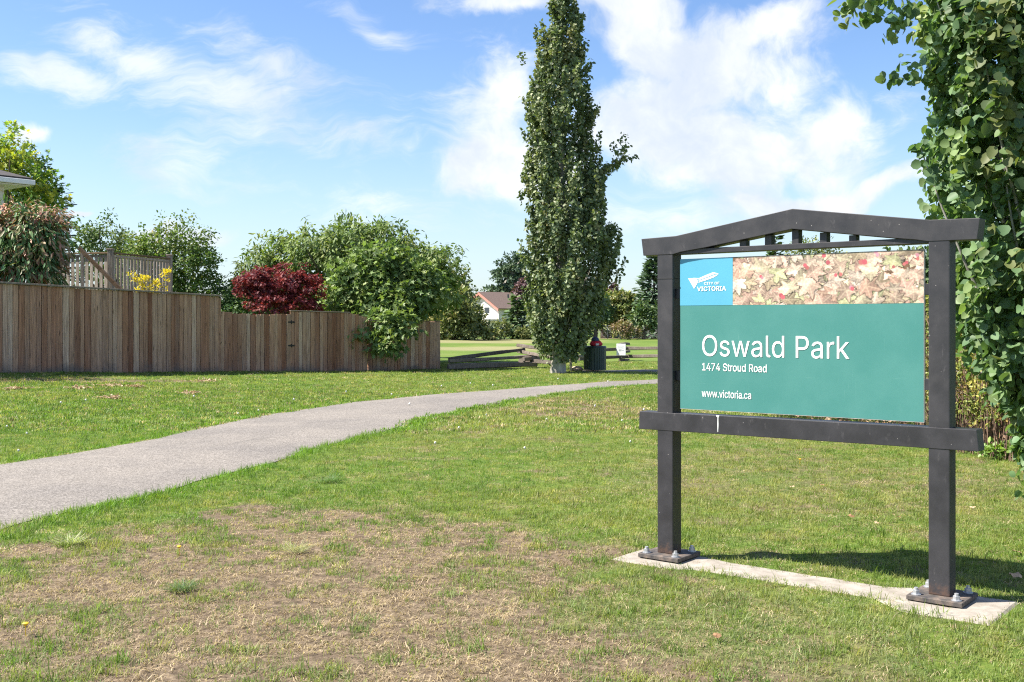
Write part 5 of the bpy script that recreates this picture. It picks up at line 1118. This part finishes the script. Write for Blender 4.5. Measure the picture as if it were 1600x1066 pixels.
def far_house():
    Y = 150.0; ap = Vector(at(748, Y, 456)); rc = Vector(at(777, Y - 2.6, 482)); zE, zA = rc.z, ap.z
    g = Vector((rc.x - ap.x, -2.6 * 1.0, 0)); half = g.length; gx = g.normalized(); az = math.atan2(gx.y, gx.x); LB = 11.0
    r = empty('house', (ap.x, ap.y, 0), az, 'white gabled house with pinkish verge boards among the far shrubs', 'house')
    WALL = wall_mat('white_stucco', (.72, .66, .62)); PINK = plain('pink_trim', (.50, .21, .17), .6, .4, 0, .05); SH = shingle('grey_brown_shingle', (.17, .12, .10)); DK = plain('dark_glass', (.03, .04, .05), .1, .6, 0, .02)
    MB().prism([(-half * .93, -.2), (half * .93, -.2), (half * .93, zE - .08), (0, zA - .22), (-half * .93, zE - .08)], .5, LB - .5).build('wall', WALL, r)
    for s in (-1, 1):
        bm = bmesh.new(); slab(bm, [(s * half * 1.06, 0, zE - .12), (s * half * 1.06, LB, zE - .12), (0, LB, zA - .1), (0, 0, zA - .1)], .14); bmesh.ops.recalc_face_normals(bm, faces=bm.faces)
        me = bpy.data.meshes.new('roof'); bm.to_mesh(me); bm.free(); link('roof', me, r, SH)
        MB().prism([(s * half * 1.07, zE - .42), (s * half * 1.07, zE - .10), (0, zA - .08), (0, zA - .44)], -.1, -.01).build('verge_board', PINK, r)
    MB().cyl((1.4, LB * .4, zA - 1.0), .12, .7, 8).build('roof_vent', DK, r)
    for x in (-1.3, 1.2):
        f = MB().box(x - .6, x + .6, .45, .49, 2.7, 3.7).build('window_frame', plain('white_trim2', (.8, .8, .78), .5), r); MB().box(x - .5, x + .5, .42, .445, 2.8, 3.6).build('pane', DK, f)
    MB().box(half * .3, half * 1.05, -2.6, .4, 1.75, 1.95).box(half * .98, half * 1.04, -2.5, -2.4, 0, 1.75).box(half * .35, half * .4, -2.5, -2.4, 0, 1.75).build('porch', WALL, r)
far_house()

# ------------------------------------------------------------------ split rail fences
LOG = wood_mat('old_split_cedar', [(0, (.095, .083, .073)), (.5, (.15, .13, .113)), (1, (.21, .182, .158))], knots=True)
def split_rail(root, A, B, w=.13, h=.15):
    A = Vector(A); B = Vector(B); d = B - A; n = 7; L = d.length; bm = bmesh.new(); rings = []; ph = random.random() * 6
    for i in range(n):
        t = i / (n - 1); k = .82 - .15 * t * random.uniform(.6, 1.2); oy, oz = .02 * math.sin(ph + t * 4), .02 * math.cos(ph * 1.7 + t * 3)
        ring = [bm.verts.new((t * L, oy + y * w * k * random.uniform(.9, 1.1), oz + z * h * k * random.uniform(.9, 1.1))) for y, z in ((-.5, -.35), (-.1, -.5), (.45, -.4), (.5, .2), (.1, .5), (-.4, .4))]; rings.append(ring)
    for i in range(n - 1):
        for j in range(6): bm.faces.new((rings[i][j], rings[i][(j + 1) % 6], rings[i + 1][(j + 1) % 6], rings[i + 1][j]))
    bm.faces.new(rings[0][::-1]); bm.faces.new(rings[-1]); bmesh.ops.recalc_face_normals(bm, faces=bm.faces)
    me = bpy.data.meshes.new('rail'); bm.to_mesh(me); bm.free(); me.materials.append(LOG)
    o = link('rail', me, root); o.rotation_mode = 'QUATERNION'; o.rotation_quaternion = d.to_track_quat('X', 'Z'); o.location = A - root.location
def W(px, Y, z): q = at(px, Y); return (q[0], q[1], G(*q) + z)
r = empty('split_rail_fence', W(702, 34.6, 0), 0, 'low zigzag fence of grey split cedar rails left of the tall aspen', 'fence')
split_rail(r, W(700, 34.6, .10), W(839, 36.2, .13), .16, .24)
split_rail(r, W(702, 34.6, .28), W(838, 36.6, .42), .14, .15)
split_rail(r, W(702, 34.7, .34), W(820, 36.9, .62), .14, .16)
split_rail(r, W(808, 37.1, .78), W(866, 35.3, .60), .13, .15)
split_rail(r, W(810, 37.0, .56), W(872, 35.2, .40), .14, .15)
split_rail(r, W(812, 36.9, .22), W(880, 35.1, .24), .15, .18)
split_rail(r, W(818, 35.9, .30), W(846, 36.9, .36), .15, .17)
split_rail(r, W(862, 35.2, .66), W(930, 40.5, .62), .13, .14)
split_rail(r, W(866, 35.2, .30), W(930, 40.5, .36), .13, .14)
r = empty('split_rail_fence', W(975, 43, 0), 0, 'two rail split cedar fence right of the bin', 'fence')
for z in (.47, .13): split_rail(r, W(905, 41.5, z), W(982, 43.2, z + .02), .14, .17)
for z in (.52, .20): split_rail(r, W(966, 43.4, z), W(1046, 42.2, z), .14, .17)
for z in (.03, .34, .66): split_rail(r, W(968, 42.9, z), W(983, 43.9, z), .15, .16)
for z in (.52, .2): split_rail(r, W(1040, 42.4, z), W(1130, 44.0, z), .14, .17)

# bin, notice, stake, stone -------------------------------------------------
def bin_():
    x, y = at(929.5, 33.9); z = G(x, y); GRN = plain('dark_green_slat', (.026, .048, .040), .42, .5, .1, .12, 5); r = empty('litter_bin', (x, y, z), 0, 'round dark green litter bin with upright slats beside the path', 'bin')
    sl = MB().box(-.038, .038, -.008, .008, 0, .70, .006).mesh('slat', GRN); n = 26
    for i in range(n):
        a = i / n * 6.283; link('slat', sl, r, None, (.345 * math.sin(a), -.345 * math.cos(a), .05), (0, 0, a))
    for zz_, nm in ((.10, 'hoop'), (.66, 'hoop')):
        bm = bmesh.new(); ring = []
        for i in range(32):
            a = i / 32 * 6.283; ring.append([bm.verts.new((rr * math.cos(a), rr * math.sin(a), zz_ + dz)) for rr, dz in ((.315, -.02), (.335, -.02), (.335, .02), (.315, .02))])
        for i in range(32):
            for j in range(4): bm.faces.new((ring[i][j], ring[(i + 1) % 32][j], ring[(i + 1) % 32][(j + 1) % 4], ring[i][(j + 1) % 4]))
        bmesh.ops.recalc_face_normals(bm, faces=bm.faces); me = bpy.data.meshes.new(nm); bm.to_mesh(me); bm.free(); link(nm, me, r, GRN)
    MB().cyl((0, 0, .05), .305, .63, 28).build('liner', plain('black_liner', (.012, .012, .013), .6), r, True)
    MB().cyl((0, 0, .75), .37, .05, 32, .35).cyl((0, 0, .80), .16, .005, 24).build('lid_ring', GRN, r)
    # bundle left on top
    bm = bmesh.new(); bmesh.ops.create_icosphere(bm, subdivisions=3, radius=1)
    for v in bm.verts:
        k = 1 + .35 * (vnoise(v.co.x * 2 + v.co.z, v.co.y * 2 + 3, 1.6, 8) - .5); v.co = Vector((v.co.x * .20 * k, v.co.y * .15 * k, max(-.06, v.co.z * .12 * k)))
    me = bpy.data.meshes.new('red_bundle'); bm.to_mesh(me); bm.free(); me.polygons.foreach_set('use_smooth', [True] * len(me.polygons)); me.materials.append(plain('red_cloth', (.55, .025, .04), .7, .3))
    q = empty('cloth_bundle', (x + .03, y, z + .865), 0, 'small red and dark blue bundle lying on top of the litter bin', 'bag'); link('red_cloth', me, q)
    bm = bmesh.new(); bmesh.ops.create_icosphere(bm, subdivisions=2, radius=1)
    for v in bm.verts: v.co = Vector((v.co.x * .13, v.co.y * .12, v.co.z * .11 + .02))
    me = bpy.data.meshes.new('blue_cloth'); bm.to_mesh(me); bm.free(); me.polygons.foreach_set('use_smooth', [True] * len(me.polygons)); me.materials.append(plain('navy_cloth', (.03, .045, .10), .7)); link('blue_cloth', me, q, None, (-.02, .03, .10))
    MB().box(-.05, .05, -.004, .004, -.03, .03).build('white_tag', plain('tag_white', (.75, .73, .7), .6), q, loc=(.04, -.165, -.01))
bin_()
x, y = at(970.5, 42.6); r = empty('notice_board', (x, y, G(x, y)), R(-24), 'small white notice fixed to the split rails right of the bin', 'sign')
MB().box(-.19, .19, -.012, .012, .24, .70, .004).build('board', plain('notice_white', (.74, .75, .77), .5, .5, 0, .02), r)
pr = plain('notice_print', (.36, .38, .42), .6)
mb = MB()
for (a, b, c, d) in ((-.13, .13, .60, .615), (-.13, .10, .55, .56), (-.13, .12, .52, .53), (-.10, .02, .40, .48), (.04, .12, .42, .46), (-.13, .13, .33, .345)): mb.box(a, b, -.0135, -.0125, c, d)
mb.build('print', pr, r)
MB().box(-.03, .03, .013, .055, -.1, .66).build('post', LOG, r)
x, y = at(892, 34.0); r = tag(MB().box(-.035, .035, -.035, .035, -.1, .50, .006).build('wooden_stake', plain('stake_wood', (.42, .36, .27), .8), None, loc=(x, y, G(x, y))), 'short pale wooden stake between the aspen trunk and the bin', 'stake')
bm = bmesh.new(); bmesh.ops.create_icosphere(bm, subdivisions=3, radius=1)
for v in bm.verts: k = 1 + .4 * (vnoise(v.co.x * 1.5 + 4, v.co.y * 1.5 + v.co.z, 1.8, 4) - .5); v.co = Vector((v.co.x * .20 * k, v.co.y * .15 * k, v.co.z * .10 * k + .05))
me = bpy.data.meshes.new('stone'); bm.to_mesh(me); bm.free(); me.polygons.foreach_set('use_smooth', [True] * len(me.polygons)); x, y = at(901, 34.1); tag(link('stone', me, None, plain('stone_tan', (.42, .32, .25), .9, .3, 0, .2, 8), (x, y, G(x, y))), 'tan stone on the ground between the stake and the bin', 'stone')

# ------------------------------------------------------------------ far side of the field
NEEDLE = lm('needle', .6, .1); FAR = lm('far_leaf', .55, .22)
DG = [(.042, .075, .030, 4), (.065, .10, .034, 3), (.095, .125, .045, 1.2)]; OL = [(.085, .11, .034, 4), (.13, .14, .045, 3), (.06, .085, .03, 3), (.20, .17, .07, .8)]
def fx(px, Y): return at(px, Y)
bush('evergreen_shrub', 'olive green bushy conifer just right of the board fence corner', 'shrub', fx(708, 92), [(0, 0, 2.2, 2.0, 2, 2.1), (-.4, 0, 3.6, 1.2, 1.2, 1.4), (1.2, 0, 1.4, 1.2, 1.3, 1.4)], 330, .42, 18, .36, .17, 'spray', OL, FAR, tr=.2, droop=-.2, rough_edge=.6)
bush('evergreen_shrub', 'lower dark bushy conifer in front of the white gabled house', 'shrub', fx(735, 95), [(-.3, 0, 1.45, 1.6, 1.5, 1.45), (-1.5, 0, 1.7, 1.3, 1.3, 1.7), (.8, 0, .85, 1.0, .9, .9)], 240, .38, 18, .34, .16, 'spray', OL, FAR, tr=.18, droop=-.2, rough_edge=.6)
bush('broadleaf_tree', 'olive tree behind the right end of the cherry, above the conifers', 'tree', fx(708, 104), [(0, 0, 5.0, 1.8, 1.5, 1.9), (.9, 0, 3.6, 1.5, 1.4, 1.8), (-2.2, 0, 4.2, 2.2, 1.8, 2.4)], 210, .5, 18, .36, .2, 'oval', OL, FAR, tr=.2, rough_edge=.7)
bush('broadleaf_tree', 'tree filling the gap behind the fig and the corner fence', 'tree', fx(650, 98), [(0, 0, 2.4, 3.0, 2, 2.4), (-2.5, 0, 2.2, 2.2, 2, 2.1)], 260, .5, 16, .36, .2, 'oval', OL, FAR, tr=.2)
bush('low_shrub', 'row of low hedge shrubs along the far edge of the field, left of the house', 'shrub', fx(700, 91), [(-1, 0, .55, 1.6, .7, .6), (1.5, 0, .5, 1.6, .7, .55), (3.6, 0, .45, 1.0, .6, .45)], 150, .25, 12, .26, .15, 'oval', OL, FAR, tr=0)
conifer('fir_tree', 'small dark fir right of the white gabled house', fx(808, 98), 3.7, 1.5, 13, 13, .62, .3, DG, NEEDLE, droop=.05, power=.7, z0=.1)
bush('low_shrub', 'low yellow green shrub at the foot of the small dark fir', 'shrub', fx(786, 96), [(0, 0, .9, .8, .7, .9), (2.0, 0, .6, 1.2, .7, .6)], 80, .25, 14, .24, .13, 'oval', OL, FAR, tr=0)
# cedar with flat shelves of foliage
X, Yc = fx(800, 160); sh = []
for k_ in range(15):
    z_ = 4.3 + k_ * .52; R_ = 3.9 * (1 - ((k_ - 4) / 13) ** 2 if k_ > 4 else .95); a_ = k_ * 2.4; sh.append((math.cos(a_) * R_ * .45, math.sin(a_) * R_ * .4, z_, R_ * .62, R_ * .6, .24))
bush('cedar_tree', 'tall cedar with flat layered branches behind the white gabled house', 'tree', (X, Yc), sh, 330, .55, 18, .60, .26, 'spray', [(.032, .058, .036, 3), (.05, .08, .046, 2), (.07, .10, .055, 1)], NEEDLE, tr=.32, flat=.3, droop=-.05, up=1.0, rough_edge=.5, trunk_h=9, nlimb=24, bark=BARK_PALE)
bush('plum_tree', 'dull purple leaved tree showing right behind the tall aspen', 'tree', fx(948, 140), [(0, 0, 5.0, 1.9, 1.6, 1.7), (-10.5, 0, 5.8, 1.6, 1.5, 1.5), (-.5, 0, 3.2, 1.6, 1.4, 1.6)], 190, .5, 16, .42, .3, 'oval', [(.075, .035, .045, 3), (.05, .03, .035, 2), (.10, .06, .05, 1)], FAR, tr=.25)
bush('broadleaf_tree', 'mid green tree with a yellowish side between the tall aspen and the spruce', 'tree', fx(966, 104), [(0, 0, 3.1, 1.8, 1.6, 1.6), (1.3, 0, 2.6, 1.3, 1.3, 1.5), (-1.4, 0, 2.2, 1.4, 1.4, 1.6)], 270, .4, 18, .34, .2, 'oval', OL + [(.20, .21, .03, 1.2)], FAR, tr=.22)
bush('broadleaf_tree', 'dark leafy tree just right of the tall aspen trunk line', 'tree', fx(930, 99), [(0, 0, 2.3, 1.7, 1.5, 1.9), (-3.4, 0, 2.1, 2.4, 1.5, 2.1)], 240, .4, 18, .34, .2, 'oval', DG, FAR, tr=.2)
conifer('spruce_tree', 'tall blue green spruce beside the left post of the sign', fx(1022, 102), 7.7, 3.1, 22, 19, .72, .34, [(.038, .07, .04, 4), (.06, .095, .052, 3), (.085, .12, .066, 1)], NEEDLE, droop=.12, power=.8, z0=.6)
bush('broadleaf_tree', 'bushy dark tree low in front of the spruce', 'tree', fx(1006, 97), [(0, 0, 1.9, 1.3, 1.2, 1.6), (1.8, 0, 1.7, 1.3, 1.2, 1.4)], 150, .36, 18, .30, .17, 'oval', DG, FAR, tr=.16)
bush('low_shrub', 'low reddish bush in front of the far garden fence', 'shrub', fx(972, 94), [(0, 0, .8, 1.15, .8, .8), (.9, 0, .55, .8, .6, .5)], 90, .24, 16, .22, .12, 'oval', [(.15, .10, .06, 2), (.12, .13, .045, 3), (.22, .16, .11, 1)], FAR, tr=0)
for px, Y, h, r_, lab in ((1212, 108, 9.9, 2.2, 'pointed fir whose tip shows under the sign top beam'), (1096, 120, 7.5, 2.4, 'middling fir hidden behind the sign panel'), (1415, 118, 8.4, 2.6, 'broad fir behind the right half of the sign')):
    conifer('fir_tree', lab, fx(px, Y), h, r_, 17, 12, .75, .34, DG, NEEDLE, droop=.1, power=.85)
for px, Y, h, r_, lab in ((1275, 112, 10.4, 3.0, 'rounded tree showing between the little uprights of the sign'), (1365, 104, 7.9, 3.2, 'low crowned tree seen between sign panel and top beam at the right'), (1432, 64, 6.0, 2.2, 'leafy tree behind the right end of the sign panel'), (1150, 116, 6.0, 3.2, 'dense tree behind the left half of the sign panel'), (1520, 70, 6.8, 2.6, 'garden tree behind the near aspen'), (1620, 78, 7.5, 3.2, 'broad garden tree beyond the hedge at the right edge')):
    bush('broadleaf_tree', lab, 'tree', fx(px, Y), [(0, 0, h - r_ * .75, r_, r_ * .9, r_ * .75), (r_ * .5, 0, h * .5, r_ * .8, r_ * .8, h * .3), (-r_ * .5, 0, h * .45, r_ * .8, r_ * .8, h * .28)], 230, .5, 17, .36, .2, 'oval', OL if 'round' in lab or 'low' in lab else DG, FAR, tr=.22, rough_edge=.6)
# the far wood that closes the horizon: one mass nobody could count
def far_wood():
    m = 1500; a = rng.uniform(-.85, .95, m); Yw = rng.uniform(185, 235, m); hh = 3.2 + 3.6 * fbm(a * 14, a * 3 + 5, 1.0, 15, 3); z = hh * rng.random(m) ** .6
    C = np.stack([a * Yw, Yw, z + .3], 1); nper = 14; cl = np.repeat(np.arange(m), nper); n = len(cl); P = C[cl] + rdir(n) * np.array([1.6, 1.2, .8]) * rng.random((n, 1)) ** .5; P[:, 2] = np.maximum(P[:, 2], .1)
    o = link('far_wood', leaf_mesh('far_wood', P, rdir(n) + [0, 0, .3], rdir(n) + [0, -.6, .5], .95 * rng.uniform(.6, 1.3, n), .6 * rng.uniform(.6, 1.3, n), pick_tint(DG + OL, m, cl), 'oval', FAR)); tag(o, 'distant belt of mixed trees closing the far side of the park', 'trees', kind='stuff')
far_wood()
# far fence line
r = empty('chain_link_fence', (*fx(985, 100), 0), 0, 'chain link fence on thin posts across the far edge of the field', 'fence'); o = r.location
WIRE = plain('galvanised', (.42, .43, .44), .5, .5, .5)
a, b = Vector((*fx(930, 101), 0)), Vector((*fx(1090, 99), 0)); d = b - a
for i in range(9):
    p = a + d * (i / 8); MB().cyl((0, 0, 0), .035, 1.25, 8).build('post', WIRE, r, loc=p - o)
pp = [(np.array([tuple(a - o + Vector((0, 0, z))), tuple(b - o + Vector((0, 0, z)))]), np.array([w_, w_])) for z, w_ in [(1.22, .025)] + [(q * .12 + .06, .005) for q in range(9)]]
for i in range(120):
    t = i / 120; p = a + d * t - o; q = a + d * min(1, t + .06) - o; pp.append((np.array([(p.x, p.y, .04), (q.x, q.y, 1.2)]), np.array([.004, .004]))); pp.append((np.array([(q.x, q.y, .04), (p.x, p.y, 1.2)]), np.array([.004, .004])))
m_ = link('wire_mesh', tubes('wire_mesh', pp, 4, WIRE), r); m_['kind'] = 'stuff'
r = empty('wooden_fence', (*fx(1000, 104), 0), 0, 'distant pale board fence behind the chain link fence', 'fence')
a, b = np.array(fx(938, 104)), np.array(fx(1100, 104)); line_boards(r, a, b, lambda s: 1.45, .30)

# ------------------------------------------------------------------ small things on the grass
PUFF = plain('dandelion_white', (.66, .66, .62), .9, .1, 0, .05, 40); STEM = plain('dandelion_stem', (.14, .17, .06), .7)
def puff_mesh():
    mb = MB(); bmesh.ops.create_icosphere(mb.bm, subdivisions=2, radius=.014)
    for v in mb.bm.verts: v.co *= random.uniform(.78, 1.18)
    return mb.mesh('seed_head', PUFF)
pm = puff_mesh(); sm_ = MB().cyl((0, 0, -.08), .0018, .09, 5).mesh('stem', STEM)
for px, py, lab in ((680, 692, 'lowest white seed head left of the sign on the mid lawn'), (717, 668, 'white seed head up and right of the lowest one on the mid lawn'), (854, 655, 'white seed head on the lawn below the dry spot by the path'), (930, 634, 'white seed head in the dry spot of lawn left of the sign'), (820, 700, 'faint seed head in the middle of the lawn left of the sign'), (760, 648, 'seed head near the path edge on the mid lawn'), (972, 657, 'seed head just left of the end of the lower sign rail'), (1006, 640, 'seed head right at the left end of the lower sign rail'), (985, 690, 'seed head below and left of the lower sign rail end'),
        (95, 629, 'left of two seed heads in the sun below the wide clippings heap'), (134, 625, 'right of two seed heads in the sun below the wide clippings heap'), (303, 619, 'seed head in front of the small clump of dry grass on the sunny lawn'), (459, 624, 'seed head beyond the path under the hinged fence panel'), (372, 646, 'left of two seed heads close to the far path edge'), (404, 641, 'right of two seed heads close to the far path edge'), (11, 666, 'seed head at the left picture edge beyond the path'), (42, 677, 'seed head a little right of the left picture edge beyond the path'), (29, 704, 'seed head by the path at the far left'),
        (541, 612, 'seed head on the lawn below the fig tree, farther from the path'), (612, 616, 'seed head on the lawn below the fig tree, nearer the path'), (690, 603, 'seed head below the corner of the lowest fence'), (735, 599, 'seed head below the left end of the zigzag rails'), (770, 602, 'seed head below the middle of the zigzag rails'), (872, 592, 'seed head in front of the tall aspen trunk'), (950, 596, 'seed head in front of the litter bin'), (640, 631, 'seed head beside the path left of the zigzag rails')):
    x, y, z = on_ground(px, py, .06); r = empty('dandelion', (x, y, z + .062), random.random() * 6, lab, 'dandelion', 'dandelion seed heads scattered over the lawn')
    k = 1.0 if y < 18 else 1.3; r.scale = (k,) * 3; link('seed_head', pm, r); link('stem', sm_, r)
DRY = plain('fallen_leaf_brown', (.24, .135, .07), .75, .3, 0, .25, 30); TAN = plain('fallen_leaf_tan', (.45, .31, .19), .7, .3, 0, .2, 30)
def fallen(sz, mat):
    bm = bmesh.new(); n = 12; c = bm.verts.new((0, 0, .35 * sz)); ring = []
    for i in range(n):
        a = i / n * 6.283; rr = sz * (.62 + .3 * abs(math.cos(2.5 * a)) + random.uniform(-.06, .06)); ring.append(bm.verts.new((rr * math.cos(a), rr * .8 * math.sin(a), sz * (.12 + .38 * random.random()))))
    for i in range(n): bm.faces.new((c, ring[i], ring[(i + 1) % n]))
    me = bpy.data.meshes.new('fallen_leaf'); bm.to_mesh(me); bm.free(); me.materials.append(mat); return me
for px, py, sz, mt, lab in ((1586, 900, .055, TAN, 'largest curled tan leaf on the grass right of the right sign post'), (1330, 806, .035, DRY, 'dark curled leaf on the lawn behind the middle of the sign'), (1404, 807, .028, DRY, 'small brown leaf on the lawn left of the right post'), (1370, 816, .026, TAN, 'pale tan leaf on the lawn behind the shadow of the sign'), (1520, 792, .032, TAN, 'tan leaf on the lawn right of the right post'), (1238, 760, .03, TAN, 'tan leaf on the lawn below the lower rail'), (1120, 992, .030, DRY, 'brown leaf on the grass in front of the concrete strip'), (1285, 757, .026, DRY, 'small brown leaf below the lower rail'), (1588, 862, .04, TAN, 'tan leaf at the edge of the sign shadow at the right')):
    x, y, z = on_ground(px, py, .03); tag(link('fallen_leaf', fallen(sz, mt), None, None, (x, y, z + .02), (random.uniform(-.3, .3), random.uniform(-.3, .3), random.random() * 6)), lab, 'leaf')
# clods of dry grass below the fence
CLOD = plain('dry_clippings', (.34, .24, .15), .95, .1, 0, .3, 18)
for px, py, w_, lab in ((322, 594, .42, 'heap of dry clippings on the grass below the garden gate'), (172, 601, .50, 'wide heap of dry clippings below the tall fence'), (120, 605, .34, 'flat patch of dry clippings left of the wide heap'), (20, 606, .34, 'heap of dry clippings at the left edge below the tall fence'), (298, 613, .26, 'small clump of dry grass out on the sunny lawn'), (175, 620, .24, 'small clump of dry grass in front of the wide heap'), (212, 603, .2, 'small clump of clippings right of the wide heap')):
    x, y, z = on_ground(px, py, .03); n = 110; P = np.stack([rng.normal(0, w_ * .4, n), rng.normal(0, w_ * .4, n), np.abs(rng.normal(0, .012, n)) + .015], 1)
    o = link('grass_clippings', leaf_mesh('grass_clippings', P, rdir(n) * [1, 1, .3], rdir(n) * .6 + [0, 0, 1], .08 * rng.uniform(.6, 1.3, n), .035 * rng.uniform(.6, 1.2, n), pick_tint([(.27, .20, .125, 2), (.19, .13, .08, 2), (.34, .27, .18, 1)], n, np.arange(n)), 'oval', lm('dry_leaf', .7, .2, boost=(1.1, 1, .8))), None, None, (x, y, z))
    tag(o, lab, 'clippings', kind='stuff')
# coarse tussocks and rosettes in the dry patch
for px, py, s_, pal, lab in ((112, 846, .19, [(.24, .26, .14, 2), (.15, .19, .08, 1)], 'pale coarse grass tussock at the edge of the dry patch near the path'), (460, 858, .18, [(.24, .23, .13, 2), (.13, .16, .06, 1)], 'thin straggling grass tuft in the dry patch'), (285, 918, .14, [(.05, .085, .028, 2), (.075, .11, .035, 1)], 'dark green grass tuft in the middle of the dry patch'), (515, 750, .20, [(.06, .11, .035, 2), (.09, .15, .05, 1)], 'dark clump of coarse grass between path and dry patch'), ):
    x, y, z = on_ground(px, py, .02); n = 120; a = rng.uniform(0, 6.283, n); el = rng.uniform(.1, .9, n); ros = 'rosette' in lab
    T = np.stack([np.cos(a) * np.cos(el), np.sin(a) * np.cos(el), np.sin(el) * (.4 if ros else .6)], 1); P = np.stack([rng.normal(0, s_ * .2, n), rng.normal(0, s_ * .2, n), np.zeros(n) + .005], 1)
    o = link('grass_tussock' if not ros else 'weed_rosette', leaf_mesh('grass_tussock', P, T, np.array([[0, 0, 1.]]) + rdir(n) * .3, s_ * rng.uniform(.5, 1.0, n), (.011 if not ros else .045) * rng.uniform(.5, 1.0, n) * (.5 if not ros else 1), pick_tint(pal, n, np.arange(n)), 'oval', lm('tussock_leaf', .5, .35)), None, None, (x, y, z)); tag(o, lab, 'weed' if ros else 'grass', kind='stuff')
YEL = plain('yellow_petal', (.75, .48, .02), .6)
for px, py, lab in ((280, 861, 'yellow dandelion flower in the dry patch near the path'), (1250, 722, 'yellow flower spot on the lawn below the lower rail'), (40, 984, 'yellow flower at the lower left of the dry patch')):
    x, y, z = on_ground(px, py, .03); tag(MB().cyl((0, 0, 0), .006, .012, 10, .016).cyl((0, 0, .012), .016, .004, 10, .010).cyl((0, 0, -.05), .002, .05, 5).build('dandelion_flower', YEL, None, loc=(x, y, z + .05)), lab, 'flower')
